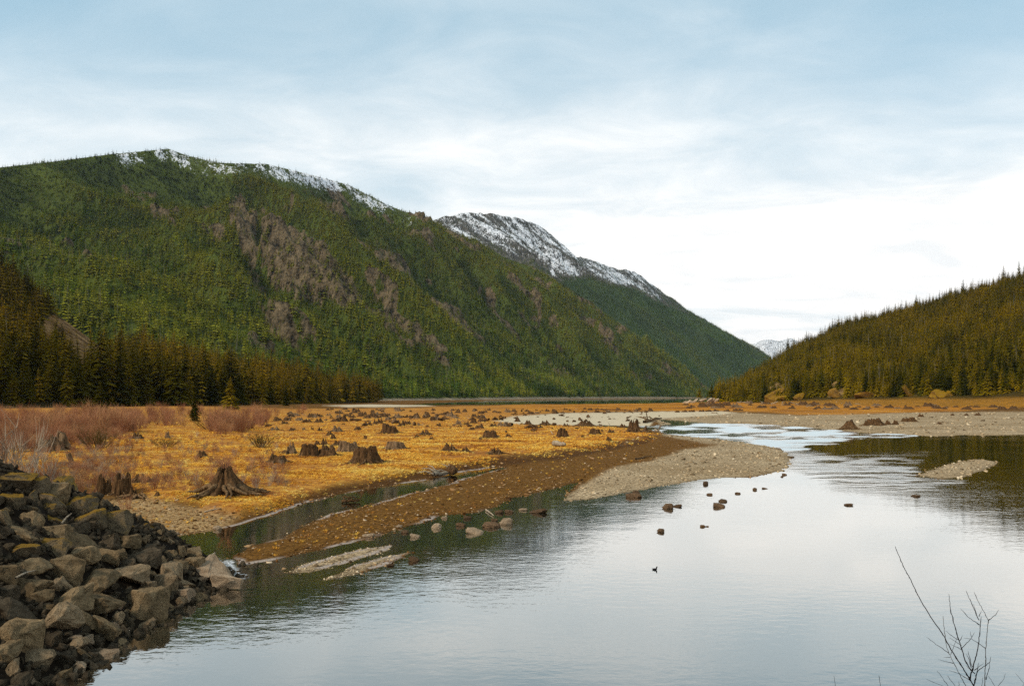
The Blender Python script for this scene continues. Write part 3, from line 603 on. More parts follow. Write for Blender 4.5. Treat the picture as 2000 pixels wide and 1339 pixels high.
far_m = [tree_mesh('far_conifer', 200 + i, 9, 5, 0, M['fol_mtn'], 0.15 + 0.02 * (i % 3), 0.05, 0.3, False) for i in range(6)]
far2_m = [tree_mesh('far_conifer', 220 + i, 8, 5, 0, M['fol_far'], 0.16, 0.04, 0.3, False) for i in range(4)]
midl_m = [tree_mesh('hill_conifer', 240 + i, 16, 7, 2, M['fol_left'], 0.16 + 0.02 * (i % 3), 0.06, 0.25) for i in range(5)]
midr_m = [tree_mesh('hill_conifer', 260 + i, 16, 7, 2, M['fol_right'], 0.17 + 0.025 * (i % 3), 0.05, 0.25) for i in range(6)]
midr_m += [tree_mesh('hill_conifer', 270 + i, 13, 7, 3, M['fol_right'], 0.25, 0.03, 0.45) for i in range(2)] + [tree_mesh('hill_conifer', 275 + i, 20, 6, 2, M['fol_right'], 0.12, 0.22, 0.4) for i in range(2)]
midl_m += [tree_mesh('hill_conifer', 250 + i, 13, 7, 3, M['fol_left'], 0.25, 0.03, 0.45) for i in range(2)] + [tree_mesh('hill_conifer', 255, 20, 6, 2, M['fol_left'], 0.12, 0.25, 0.4)]
snag_m = [snag_mesh('snag', 280 + i) for i in range(3)]

def in_frame(s, m=60): return (s['px'] > -m) & (s['px'] < 2000 + m)
# main mountain forest
s = SA.sample(150000, 1.03); k = in_frame(s, 90) & (s['V'] > 0.0075)
k &= ~((s['rock'] > 0.5) & (RNG.random(len(k)) < 0.86)); k &= ~((s['snow'] > 0.25) & (RNG.random(len(k)) < 0.62)); k &= ~((s['snow'] > 0.8))
k &= ~((s['P'][:, 1] > 3000) & (RNG.random(len(k)) < 0.15))
P = s['P'][k]; n = len(P)
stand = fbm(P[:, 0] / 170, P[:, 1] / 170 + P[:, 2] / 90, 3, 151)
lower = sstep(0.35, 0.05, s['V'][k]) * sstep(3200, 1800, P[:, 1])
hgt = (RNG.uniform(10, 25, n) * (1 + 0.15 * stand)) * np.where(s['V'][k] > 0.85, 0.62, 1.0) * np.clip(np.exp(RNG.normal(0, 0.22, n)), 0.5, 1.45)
tint = np.clip((s['g'][k] - 0.46) * 2.9 + stand * 1.1 + RNG.normal(0, 0.2, n) + lower * 0.2, -1, 1)  # relief shading painted into the crowns: lighter spurs, darker gullies, plus stand variation
P[:, 2] -= 0.8
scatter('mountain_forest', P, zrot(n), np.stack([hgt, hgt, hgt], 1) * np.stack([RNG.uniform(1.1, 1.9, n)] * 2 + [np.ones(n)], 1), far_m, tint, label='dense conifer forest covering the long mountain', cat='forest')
# grey snags and bare trees mixed into its lower slopes
s = SA.sample(26000, 0.6); q = fbm(s['P'][:, 0] / 140, s['P'][:, 1] / 140, 2, 152)
k = in_frame(s) & (s['V'] > 0.02) & (q + RNG.normal(0, 0.15, len(q)) > 0.12) & (s['P'][:, 1] < 3200) & (RNG.random(len(q)) < 0.28)
P = s['P'][k]; n = len(P)
scatter('dead_trees', P, zrot(n, 0.05), RNG.uniform(16, 32, n), snag_m, label='grey dead trees standing among the conifers of the mountain', cat='dead trees')
# forest on the snow mountain
s = SB.sample(60000, 1.02); k = in_frame(s) & (s['V'] > 0.01) & (s['px'] > 780)
k &= ~((s['snow'] > 0.25) & (RNG.random(len(k)) < 0.45)); P = s['P'][k]; n = len(P); P[:, 2] -= 0.8
h_ = RNG.uniform(14, 26, n) * np.where(s['snow'][k] > 0.25, 0.6, 1)
scatter('far_forest', P, zrot(n), np.stack([h_ * 1.25, h_ * 1.25, h_], 1), far2_m, np.clip(fbm(P[:, 0] / 300, P[:, 1] / 300, 2, 153), 0, 1), label='dark conifer forest below the snow of the far mountain', cat='forest')

# hills: the trees that show largest stand as things of their own, the rest is forest
groups = []
def hill_trees(S, n, hmin, hmax, vmin, side):
    s = S.sample(n, 1.02); k = (s['px'] > -70) & (s['px'] < 2075) & (s['V'] > vmin) & ~((s['rock'] > 0.35) & (RNG.random(n) < 0.9))
    k &= ~((S is SL) & (sd_poly(s['px'], s['py'], [(76, 640), (98, 606), (150, 628), (224, 664), (228, 735), (150, 735), (86, 705)]) > 0))
    P = s['P'][k]; m_ = len(P); h = RNG.uniform(hmin, hmax, m_) * RNG.choice([0.7, 1.0, 1.2], m_, p=[0.3, 0.5, 0.2]) * (1 + 0.18 * fbm(P[:, 0] / 60, P[:, 1] / 60, 2, 161))
    h = h * np.where(RNG.random(m_) < 0.12, 0.5, 1.0)
    return P, h, s['px'][k], s['V'][k]
lP, lh, lpx, lv = hill_trees(SL, 5200, 15, 31, 0.035, 'left')
rP, rh, rpx, rv = hill_trees(SR, 19000, 11, 22, 0.055, 'right')
def front(P, h, px, v, n):
    app = h / P[:, 1] * (1 - 1.6 * np.clip(v - 0.05, 0, 0.5)); app = np.where((px > 2) & (px < 1998), app, 0)
    ok = np.argsort(-app)[:n]; m_ = np.zeros(len(P), bool); m_[ok] = True; return m_
lf = front(lP, lh, lpx, lv, 145); rf_ = front(rP, rh, rpx, rv, 145)
for nm, P, h, sel, ms, lab, sd in (('left_forest', lP, lh, ~lf, midl_m, 'dark olive conifer forest on the low left hill', 171), ('right_forest', rP, rh, ~rf_, midr_m, 'olive conifer forest covering the right hill', 172)):
    P, h = P[sel].copy(), h[sel]; n = len(P); P[:, 2] -= 0.4
    t_ = np.clip(0.3 + fbm(P[:, 0] / 45, P[:, 1] / 45, 3, sd) * 1.1 + RNG.normal(0, 0.2, n), 0, 1)
    if nm == 'left_forest': t_ *= 0.85
    w_ = RNG.uniform(1.05, 1.75, n); scatter(nm, P, zrot(n), np.stack([h * w_, h * w_, h], 1), ms, t_, label=lab, cat='forest')

sn = RNG.random(len(rP)) < 0.02; sl = (RNG.random(len(lP)) < 0.03) & (lv > 0.1); P = np.concatenate([rP[sn], lP[sl]]); n = len(P)
scatter('dead_trees', P, zrot(n, 0.05), RNG.uniform(12, 27, n), snag_m, label='grey dead trees standing among the conifers of the two near hills', cat='dead trees')
def crown_mesh(i, mat, rmax): 
    V, Fc = conifer(300 + i, 24, 9, 5, rmax, 0.07, 0.22); return mesh_np('crown', V, Fc, mat)
tv, tf = trunk_geo(); TRUNK = mesh_np('trunk', tv, tf, M['bark'])
CR_L = [crown_mesh(i, M['fol_left'], 0.165 + 0.02 * (i % 3)) for i in range(6)]
CR_R = [crown_mesh(10 + i, M['fol_right'], 0.175 + 0.025 * (i % 3)) for i in range(6)]
def tree(P, h, crowns, label, group, wide=1.0, name='conifer_tree'):
    t = empty(name, (P[0], P[1], P[2] - 0.3), random.random() * 6.28, label=label, cat='tree', group=group); w = random.uniform(1.0, 1.6) * wide
    t.scale = (h * w, h * w, h)
    obj('trunk', TRUNK, t); obj('crown', random.choice(crowns), t); return t
LZ = [(150, 'behind the tall pale sapling'), (260, 'behind the rounded bushy conifer'), (372, 'just left of the lone small conifer'), (470, 'just right of the lone small conifer'), (9999, 'where the wood tapers off')]
RZ = [(1500, 'left of the tall golden outcrop'), (1640, 'between the two golden outcrops'), (1770, 'right of the slanted golden outcrop'), (1880, 'above the long golden ledge'), (9999, 'at the right picture edge')]
for i in np.where(lf)[0]:
    z_ = next(t for e_, t in LZ if lpx[i] < e_); tree(lP[i], lh[i], CR_L, 'dark conifer in the left wood\'s front rows, ' + z_, 'left wood conifers ' + z_)
for i in np.where(rf_)[0]:
    z_ = next(t for e_, t in RZ if rpx[i] < e_); tree(rP[i], rh[i], CR_R, 'olive conifer in the lowest rows of the right hill, ' + z_, 'right hill conifers ' + z_)
for (px_, row, hp, wd, cr_, lab) in [(381, 822, 78, 1.0, CR_L, 'lone small dark conifer standing in the pink brush before the left wood'),
                                (196, 806, 60, 1.5, CR_L, 'rounded bushy green conifer in front of the left wood'), (165, 806, 34, 1.1, CR_L, 'young yellow-green conifer beside the rounded bushy one'),
                                (143, 820, 16, 1.6, CR_L, 'tiny round evergreen in the brush left of the young conifer'),
                                (450, 800, 66, 1.1, CR_L, 'dark conifer standing forward of the left wood beside the brush'), (558, 792, 52, 1.1, CR_L, 'conifer at the right end of the pink brush')]:
    q = hit([(px_, row)])[0]; tree(q, hp * q[1] / F, cr_, lab, None, wd, 'conifer_tree')
for px_, hp, wd, lab in [(1366, 20, 1.2, 'slender dark tree on the rocky islet, the smaller of two'), (1390, 27, 2.1, 'broad dark tree on the rocky islet, the larger of two'), (1405, 18, 1.6, 'low dark tree at the right edge of the rocky islet')]:
    d = MOUND[1]; x = (px_ - CX) / F * d; tree((x, d, gz(x, d)[0]), hp * d / F, CR_R, lab, None, wd)
for px_, hp, v_ in [(1540, 34, 1.0), (1553, 28, 1.0), (1575, 30, 1.0), (1622, 24, 1.0), (1768, 26, 1.0), (1791, 32, 1.0), (1795, 26, 1.0), (1850, 26, 1.0), (1880, 34, 1.0), (1962, 38, 1.0), (1990, 40, 1.0)]:
    j = int(np.argmin(np.abs(CX + F * SR.P[SR.nv - 1, :, 0] / SR.P[SR.nv - 1, :, 1] - px_))); q = SR.P[SR.nv - 1, j]
    tree(q, hp * q[1] / F, CR_R, 'tall ragged conifer standing up from the right hill\'s skyline', 'tall conifers on the right hill\'s skyline', 0.85)

# ------------------------------------------------------------------ riprap embankment
def rock_geo(seed, cuts=2, npts=13, rough=0.05, flat=1.0):
    """angular block: hull of scattered corner points, faces split and roughened"""
    r = np.random.default_rng(seed); bm = bmesh.new()
    for _ in range(npts):
        p = r.uniform(-1, 1, 3); ax = r.integers(0, 3); p[ax] = np.sign(p[ax]) * r.uniform(0.72, 1.0); p *= 1 - 0.22 * max(0, np.linalg.norm(p) - 1.0)
        if npts > 30: p /= np.linalg.norm(p) * r.uniform(0.95, 1.12)
        bm.verts.new(p)
    h = bmesh.ops.convex_hull(bm, input=bm.verts[:])
    bmesh.ops.delete(bm, geom=[v for v in bm.verts if not v.link_faces], context='VERTS')
    if cuts:
        bmesh.ops.bevel(bm, geom=bm.edges[:], offset=0.045, segments=1, affect='EDGES', clamp_overlap=True)
        bmesh.ops.triangulate(bm, faces=bm.faces[:])
        if cuts > 1: bmesh.ops.subdivide_edges(bm, edges=[e for e in bm.edges if e.calc_length() > 0.35], cuts=1, use_grid_fill=True); bmesh.ops.triangulate(bm, faces=bm.faces[:])
        if cuts > 1: bmesh.ops.subdivide_edges(bm, edges=[e for e in bm.edges if e.calc_length() > 0.30], cuts=1, use_grid_fill=True); bmesh.ops.triangulate(bm, faces=bm.faces[:])
    bm.normal_update(); bm.verts.index_update()
    V = np.array([v.co[:] for v in bm.verts]); Nn = np.array([v.normal[:] for v in bm.verts]); Fc = np.array([[v.index for v in f.verts] for f in bm.faces]); bm.free()
    if cuts: V = V + Nn * (rough * (fbm(V[:, 0] * 2.1 + seed, V[:, 1] * 2.1 + V[:, 2] * 1.7, 3, seed) + 0.7 * vnoise(V[:, 2] * 5 + seed, V[:, 0] * 5 + V[:, 1] * 4, seed + 3)))[:, None]
    c = (V.max(0) + V.min(0)) / 2; V = (V - c) / ((V.max(0) - V.min(0)) / 2); V[:, 2] *= flat; return V, Fc
RK = {}
def rock_mesh(i, mat):
    key = (i, mat)
    if key not in RK:
        V, Fc = rock_geo(400 + i, 2, [10, 13, 16, 22][i % 4] if i < 14 else 44, 0.10); RK[key] = mesh_np('stone', V, Fc, M[mat], False); me = RK[key]
        me.polygons.foreach_set('use_smooth', np.ones(len(me.polygons), dtype=bool))
        try: me.set_sharp_from_angle(angle=math.radians(20))
        except Exception: pass
    return RK[key]
RIP = empty('riprap_embankment', (-15, 30, 0), 0, label='embankment of dumped grey and mossy boulders sloping into the river, lower left', cat='embankment')
def stone(x, y, z, w, h, mat, parent=RIP, dpt=None, tilt=0.25, name='stone', i=None):
    o = bpy.data.objects.new(name, rock_mesh(random.randrange(14) if i is None else i, mat)); dpt = dpt or (w * random.uniform(0.7, 1.1))
    o.location = (x - (parent.location.x if parent else 0), y - (parent.location.y if parent else 0), z)
    o.rotation_euler = (random.gauss(0, tilt), random.gauss(0, tilt), random.uniform(-0.5, 0.5) + random.choice((0, math.pi))); o.scale = (w / 2, dpt / 2, h / 2)
    COL.objects.link(o)
    if parent: o.parent = parent
    return o
placed = []
HAND = [(32, 1258, 66, 72), (72, 1290, 54, 30), (36, 1198, 80, 42), (112, 1222, 68, 66), (124, 1180, 92, 40), (196, 1186, 72, 36), (169, 1216, 50, 44), (202, 1231, 56, 38), (279, 1189, 78, 60), (191, 1146, 68, 40), (252, 1130, 58, 36), (130, 1122, 60, 52),
        (288, 1149, 25, 23), (322, 1152, 42, 46), (331, 1128, 40, 42), (81, 1168, 38, 28), (60, 1144, 60, 24), (229, 1211, 22, 26), (412, 1117, 54, 30), (436, 1138, 46, 24), (404, 1101, 36, 18), (378, 1108, 30, 32), (385, 1087, 40, 24), (350, 1082, 20, 24),
        (285, 1100, 46, 36), (292, 1077, 38, 22), (18, 938, 84, 34), (62, 951, 56, 40), (132, 946, 56, 28), (105, 962, 54, 40), (22, 985, 54, 44), (62, 977, 30, 38), (100, 982, 50, 38), (156, 988, 54, 42), (94, 1010, 54, 40), (8, 1016, 44, 54), (58, 1017, 44, 40),
        (168, 1017, 70, 38), (104, 1042, 54, 36), (42, 1046, 70, 38), (222, 1030, 54, 50), (150, 1056, 80, 30), (190, 985, 26, 24), (205, 1062, 50, 30), (250, 1062, 40, 26), (100, 1075, 60, 34), (30, 1080, 70, 34), (160, 1090, 60, 34), (212, 1092, 50, 30), (60, 1110, 56, 30), (8, 1128, 44, 40), (10, 1165, 40, 30), (150, 1262, 40, 24), (245, 1110, 36, 26), (350, 1110, 30, 24), (360, 1140, 34, 22), (310, 1100, 26, 20), (330, 1086, 24, 18)]
for px_, py_, wp, hp in HAND:
    a, b_ = (px_ - CX) / F, (py_ - HY) / F; y = 15.37 / (b_ - 0.58 * a); x = a * y; z = H - b_ * y
    if z < 0.05: z = 0.12; y = (H - z) / b_; x = a * y
    w, h = wp * y / F * 1.06, hp * y / F * 1.15
    up = z > 2.2
    mat = random.choice(['rock_moss', 'rock_moss', 'rock']) if up else random.choice(['rock', 'rock_tan', 'rock_tan', 'rock']) if (z < 1.2) else random.choice(['rock', 'rock_dark', 'rock'])
    if (px_, py_) in ((412, 1117), (436, 1138)): mat = 'pale_rock'; w *= 1.25; h *= 1.2; y -= 0.5; x += 0.3; z += 0.12
    stone(x + 0.08 * h, y, z + (0.12 * h if z < 2.5 else -0.06 * h), w, h, mat, tilt=0.15); placed.append((x, y, w * 0.40))
cnt = len(placed); tries = 0
while cnt < 300 and tries < 20000:
    tries += 1
    y = random.uniform(17.0, 36.0); x = random.uniform(-25, -11.9)
    if x < -0.70 * y - 1.2: continue
    small = (y > 31 and x > -18)
    w = random.uniform(0.26, 0.55) if small else random.choice([random.uniform(0.7, 1.05), random.uniform(0.5, 0.8), random.uniform(0.35, 0.55)])
    if any((x - p_[0]) ** 2 + (y - p_[1]) ** 2 < (p_[2] + w * 0.30) ** 2 for p_ in placed): continue
    z = float(embank(np.array([x]), np.array([y]))[0])
    if z < -0.55: continue
    pr_ = HY + F * (H - z - 0.4 * w) / y
    if pr_ < np.interp(CX + F * x / y, [0, 100, 200, 300, 400], [932, 945, 975, 1022, 1085]): continue
    mat = random.choice(['rock_moss', 'rock', 'rock_dark']) if z > 2.0 else random.choice(['rock_dark', 'rock', 'rock', 'rock_tan', 'rock_dark', 'rock', 'pale_rock'])
    stone(x, y, z - 0.04 * w, w, w * random.uniform(0.5, 0.85), mat, tilt=0.4); placed.append((x, y, w * 0.34)); cnt += 1
# rubble in the joints
SMALL = [mesh_np('pebble', *rock_geo(500 + i, 0, 9, 0.05), M['pebble']) for i in range(5)]
SMALL_G = [mesh_np('pebble', *rock_geo(500 + i, 0, 9, 0.05), M['pebble_grey']) for i in range(5)]
SMALL_D = [mesh_np('rubble', *rock_geo(510 + i, 1, 10, 0.05), M['rock_dark']) for i in range(4)]
y = RNG.uniform(17, 36.5, 3600); x = RNG.uniform(-26, -11.8, 3600); k = (x > -0.70 * y - 1.5); x, y = x[k], y[k]; z = terrain(x, y); k = z > -0.5; x, y, z = x[k], y[k], z[k]; n = len(x)
w = RNG.uniform(0.07, 0.22, n); rub = scatter('rubble', np.stack([x, y, z + 0.02], 1) - np.array([-15, 30, 0]), RNG.uniform(0, 6.28, (n, 3)), np.stack([w, w * 0.8, w * 0.6], 1), SMALL_D)
rub.parent = RIP

# ------------------------------------------------------------------ gravel, cobbles and grass tufts
def spread(n, pxr, pyr):
    """even in the picture's rows and columns, so near ground gets its share"""
    px_, py_ = RNG.uniform(*pxr, n), RNG.uniform(*pyr, n); y = H * F / (py_ - HY); x = (px_ - CX) / F * y; return x, y
x, y = spread(90000, (150, 2020), (850, 1150)); z, A = terrain(x, y, True)
clump = fbm(x * 0.5, y * 0.5, 3, 181)
near_w = sstep(2.6, 0.2, A['s'])
dens = np.clip(0.16 + 0.5 * near_w * (A['px'] > 560) + 0.35 * A['stony'] + 0.25 * sstep(-0.1, 0.4, clump), 0, 1) * (1 - 0.93 * A['grass']) * (A['s'] > -0.9) * (A['e'] < 0)
k = (RNG.random(len(x)) < dens * 0.75) & (A['grey'] < 0.5); P = np.stack([x, y, z + 0.01], 1)[k]; n = len(P)
w = 0.8 * np.clip(RNG.lognormal(-2.95, 0.55, n), 0.03, 0.28) * np.clip(P[:, 1] / 60, 0.7, 1.6)
scatter('cobbles', P, zrot(n, 0.3), np.stack([w * 1.2, w, w * 0.6], 1), SMALL, label='brown and pale cobbles strewn along the gravel bar', cat='cobbles')
xf, yf = spread(5000, (1280, 2020), (806, 852)); zf, Af = terrain(xf, yf, True); kf = (Af['grey'] > 0.4) & (Af['s'] > 0) & (RNG.random(5000) < 0.5)
k = (RNG.random(len(x)) < 0.55) & (A['grey'] > 0.5) & (A['s'] > -0.3); P = np.concatenate([np.stack([x, y, z + 0.005], 1)[k], np.stack([xf, yf, zf], 1)[kf]]); n = len(P)
w = 0.72 * np.clip(RNG.lognormal(-2.95, 0.55, n), 0.025, 0.24) * np.clip(P[:, 1] / 60, 0.7, 4.5)
scatter('gravel', P, zrot(n, 0.3), np.stack([w * 1.2, w, w * 0.6], 1), SMALL_G, label='grey gravel covering the river bars and spits', cat='gravel')
def tuft_mesh(seed, nb=16, spreadr=0.45):
    r = random.Random(seed); V, Fc = [], []
    for i in range(nb):
        a = r.random() * 6.283; q = r.uniform(0, 0.35); lean = r.uniform(0.15, 1.0) * spreadr; h = r.uniform(0.5, 1.0); w = 0.035
        bx_, by_ = math.cos(a) * q, math.sin(a) * q; px_, py_ = -math.sin(a) * w, math.cos(a) * w; k = len(V)
        V += [(bx_ - px_, by_ - py_, -0.05), (bx_ + px_, by_ + py_, -0.05), (bx_ + math.cos(a) * lean * 0.5 + px_ * .8, by_ + math.sin(a) * lean * 0.5 + py_ * .8, h * 0.65), (bx_ + math.cos(a) * lean * 0.5 - px_ * .8, by_ + math.sin(a) * lean * 0.5 - py_ * .8, h * 0.65), (bx_ + math.cos(a) * lean * 1.3, by_ + math.sin(a) * lean * 1.3, h * 0.85)]
        Fc += [(k, k + 1, k + 2, k + 3), (k + 3, k + 2, k + 4)]
    return mesh_np('tuft', V, Fc, M['tuft'])
TUFT = [tuft_mesh(600 + i, 18, 0.5 + 0.1 * i) for i in range(5)]
x, y = spread(190000, (-60, 1330), (815, 1030)); z, A = terrain(x, y, True)
patch = fbm(x * 0.25, y * 0.25, 3, 191); k = (RNG.random(len(x)) < A['grass'] * np.clip(0.34 + patch * 1.1 + 0.12 * sstep(500, 900, A['px']), 0.04, 0.9)) & (A['s'] > 0.3) & (A['e'] < 0)
x2, y2 = spread(2600, (230, 1250), (880, 1100)); z2, A2 = terrain(x2, y2, True); k2 = (A2['grass'] < 0.5) & (A2['s'] > 0.5) & (A2['grey'] < 0.4) & (A2['e'] < 0) & (RNG.random(2600) < 0.35)
P = np.concatenate([np.stack([x, y, z], 1)[k], np.stack([x2, y2, z2], 1)[k2]]); n = len(P)
sc_ = RNG.uniform(0.10, 0.27, n) * np.clip(P[:, 1] / 80, 0.8, 1.5); tv = np.stack([sc_ * 1.5, sc_ * 1.5, sc_ * 0.8], 1)
scatter('grass', P, zrot(n, 0.1), tv, TUFT, label='dry golden grass tufts covering the flat', cat='grass')

# ------------------------------------------------------------------ bare brush and shrubs
def tube(path, radii, n=4, V=None, Fc=None):
    V = [] if V is None else V; Fc = [] if Fc is None else Fc
    path = [Vector(p_) for p_ in path]; prev = None
    for i, p_ in enumerate(path):
        d = (path[min(i + 1, len(path) - 1)] - path[max(i - 1, 0)]).normalized()
        a = d.orthogonal().normalized() if prev is None else (prev - d * prev.dot(d)).normalized(); prev = a; b_ = d.cross(a); k = len(V)
        for j in range(n):
            t = 6.283 * j / n; q = p_ + (a * math.cos(t) + b_ * math.sin(t)) * radii[i]; V.append(tuple(q))
        if i:
            for j in range(n): Fc.append((k - n + j, k - n + (j + 1) % n, k + (j + 1) % n, k + j))
    k = len(V) - n; Fc.append(tuple(k + j for j in range(n))); return V, Fc
def shrub_geo(seed, stems=26, sub=5, rad=0.007, spread_=0.55, n=3):
    r = random.Random(seed); V, Fc = [], []
    def grow(p0, d, ln, rd, lvl):
        pts, rr = [p0], [rd]; p_ = Vector(p0); d = Vector(d)
        for i in range(3):
            d = (d + Vector((r.gauss(0, .12), r.gauss(0, .12), 0.10))).normalized(); p_ = p_ + d * ln / 3; pts.append(tuple(p_)); rr.append(rd * (1 - 0.28 * (i + 1)))
        tube(pts, rr, n, V, Fc)
        if lvl:
            for q in range(sub):
                t = r.uniform(0.3, 0.95); j = min(2, int(t * 3)); f = t * 3 - j; b0 = Vector(pts[j]).lerp(Vector(pts[j + 1]), f)
                d2 = (d + Vector((r.gauss(0, .55), r.gauss(0, .55), r.gauss(0.1, .25)))).normalized(); grow(tuple(b0), d2, ln * r.uniform(0.25, 0.5), rd * 0.6, lvl - 1)
    for i in range(stems):
        a = r.random() * 6.283; s_ = r.random() * spread_
        grow((math.cos(a) * s_ * 0.25, math.sin(a) * s_ * 0.25, -0.03), (math.cos(a) * s_, math.sin(a) * s_, 1.0), r.uniform(0.55, 1.0), rad * r.uniform(0.7, 1.2), 1)
    return V, Fc
def shrub_mesh(seed, mat, **kw):
    V, Fc = shrub_geo(seed, **kw); me = bpy.data.meshes.new('twigs'); me.from_pydata(V, [], Fc); me.materials.append(M[mat]); return me
BR = [shrub_mesh(700 + i, 'brush', stems=24, sub=5, rad=0.008, spread_=0.6) for i in range(4)]
BRG = [shrub_mesh(710 + i, 'brush_grey', stems=14, sub=7, rad=0.009, spread_=0.55) for i in range(3)]
BRD = [shrub_mesh(720 + i, 'brush_dark', stems=44, sub=6, rad=0.010, spread_=0.9) for i in range(3)]
THICKET = [(-60, 800), (120, 803), (300, 800), (480, 800), (600, 798), (700, 796), (640, 803), (560, 808), (500, 838), (440, 842), (380, 838), (300, 830), (250, 842), (200, 866), (120, 872), (60, 880), (-60, 890)]
px_, py_ = RNG.uniform(-60, 720, 9000), RNG.uniform(795, 890, 9000)
q = sd_poly(px_, py_, THICKET) + fbm(px_ / 40, py_ / 12, 3, 201) * 10; k = (q > 0) & ~((px_ > 360) & (px_ < 404) & (py_ > 814))
k &= RNG.random(9000) < np.clip((py_ - HY) ** 1.0 / 75, 0.25, 1)
P = hit(np.stack([px_[k], py_[k]], 1))[:1150]; n = len(P); hh_ = RNG.uniform(1.0, 3.9, n) * (1 + 0.8 * fbm(P[:, 0] / 12, P[:, 1] / 20, 2, 202)); hh_ = np.where(py_[k][:1150] > 850, hh_ * 0.7, hh_)
scatter('brush_thicket', P, zrot(n, 0.08), np.stack([hh_ * 1.05, hh_ * 1.05, hh_], 1), BR, label='pinkish leafless brush thicket before the left wood', cat='brush')
px_, py_ = RNG.uniform(-20, 560, 1300), RNG.uniform(850, 960, 1300); k = (RNG.random(1300) < np.where(px_ < 260, 0.9, 0.3)) & (py_ < 985 - 0.02 * px_); P = hit(np.stack([px_[k], py_[k]], 1)); P = P[embank(P[:, 0], P[:, 1]) < -0.3]; n = len(P)
w = RNG.uniform(0.5, 1.2, n); scatter('low_brush', P, zrot(n, 0.1), np.stack([w * 1.2, w * 1.2, w], 1), BR[:2] + BRG[:1], label='low reddish twigs among the grass behind the boulders', cat='brush')
for px_, row, hp, wd, ms, lab in [(46, 945, 150, 0.8, BRG, 'tall pale leafless sapling behind the mossy boulders at the picture\'s left edge'), (84, 955, 88, 1.0, BRG, 'grey leafless shrub just behind the mossy boulders'),
                               (8, 930, 110, 0.9, BRG, 'grey leafless shrub cut by the left picture edge'), (170, 1000, 62, 0.9, BR, 'small reddish leafless shrub at the boulder slope\'s shoulder'), (190, 876, 46, 1.4, BRD, 'brown bushy shrub left of the small dark stump'),
                               (322, 874, 24, 1.9, BRD, 'low olive shrub in front of the slim grey stump'), (510, 874, 32, 1.9, BRD, 'dense olive-brown shrub at the right end of the grass strip'), (246, 1003, 40, 0.9, BR, 'thin dark leafless shrub rooted where boulders meet gravel'),
                               (415, 838, 38, 1.6, BRD, 'dark brown brush clump beside the lone small conifer')]:
    q = hit([(px_, row)])[0]
    if embank(np.array([q[0]]), np.array([q[1]]))[0] > 0.1: q[2] = max(q[2], 0)
    h = hp * q[1] / F; t = empty('bare_shrub', (q[0], q[1], q[2] - 0.05), random.random() * 6, label=lab, cat='shrub'); t.scale = (h * wd, h * wd, h); obj('twigs', random.choice(ms), t)

# ------------------------------------------------------------------ stumps
def stump_geo(seed, rt, rb, h, jag=0.25, n=34, rings=9, hollow=0.35, tilt=0.0):
    r = random.Random(seed); V, Fc = [], []; k1, k2 = r.choice((4, 5, 6)), r.choice((9, 11, 14)); f1, f2 = r.random() * 6, r.random() * 6
    th = np.linspace(0, 2 * np.pi, n, endpoint=False)
    but = 0.05 * np.cos(k2 * th + f2) + 0.30 + 0.58 * np.abs(np.cos(k1 * th / 2 + f1)) ** 1.3 + 0.22 * vnoise(np.cos(th) * 2.5 + seed, np.sin(th) * 2.5, seed)
    flu = 0.13 * np.cos(k2 * th + f2) + 0.20 * vnoise(np.cos(th) * 5 + seed, np.sin(th) * 5, seed + 1)
    sl_, sp_ = r.uniform(0.0, 0.42), r.random() * 6.28
    top = h * (1 - sl_ * (0.5 + 0.5 * np.cos(th - sp_)) - jag * (0.5 + 0.5 * vnoise(np.cos(th) * 2.2 + seed, np.sin(th) * 2.2, seed + 2)) - 0.9 * jag * np.abs(vnoise(np.cos(th) * 6 + seed, np.sin(th) * 6, seed + 4)))
    for i in range(rings):
        s_ = i / (rings - 1.0)
        rr = rt * (1 + flu * (0.5 + s_ * 0.5)) + (rb - rt) * but * 1.45 * (1 - s_) ** 1.45 + rt * 0.05 * vnoise(th * 3 + seed, s_ * 5 + th * 0, seed + 5)
        for j in range(n): V.append((rr[j] * math.cos(th[j]) + tilt * s_ * h, rr[j] * math.sin(th[j]), -0.12 * h * (1 - s_) + s_ * top[j]))
    base = (rings - 1) * n
    for q, (f, dz) in enumerate(((0.72, 0.03), (0.55, hollow), (0.2, hollow * 1.2))):
        for j in range(n):
            x_, y_, z_ = V[base + j]; cx_ = tilt * h; V.append((cx_ + (x_ - cx_) * f, y_ * f, z_ - dz * h if q == 0 else max(z_ - dz * h, 0.15 * h)))
    R = rings + 3
    for i in range(R - 1):
        for j in range(n): Fc.append((i * n + j, i * n + (j + 1) % n, (i + 1) * n + (j + 1) % n, (i + 1) * n + j))
    Fc.append(tuple((R - 1) * n + j for j in range(n))); return V, Fc
def root_geo(seed, r0, ln, thick, drop=0.3, wig=0.25):
    r = random.Random(seed); a = 0.0; p_ = Vector((r0, 0, drop)); pts, rr = [tuple(p_)], [thick]
    m_ = 7
    for i in range(m_):
        a += r.gauss(0, wig); p_ = p_ + Vector((math.cos(a), math.sin(a), 0)) * ln / m_; p_.z = drop * (1 - (i + 1) / m_) ** 1.8 + r.uniform(-0.25, 0.6) * thick * (1 if i < m_ - 1 else 0); pts.append(tuple(p_)); rr.append(thick * (1 - 0.85 * (i + 1) / m_))
    return tube(pts, rr, 5)
scount = [0]; HC = {}
def prehit(keys):
    keys = [k for k in keys if k not in HC]
    for k, q in zip(keys, hit(keys)): HC[k] = q
def hit1(px_, row):
    if (px_, row) not in HC: prehit([(px_, row)])
    return HC[(px_, row)]
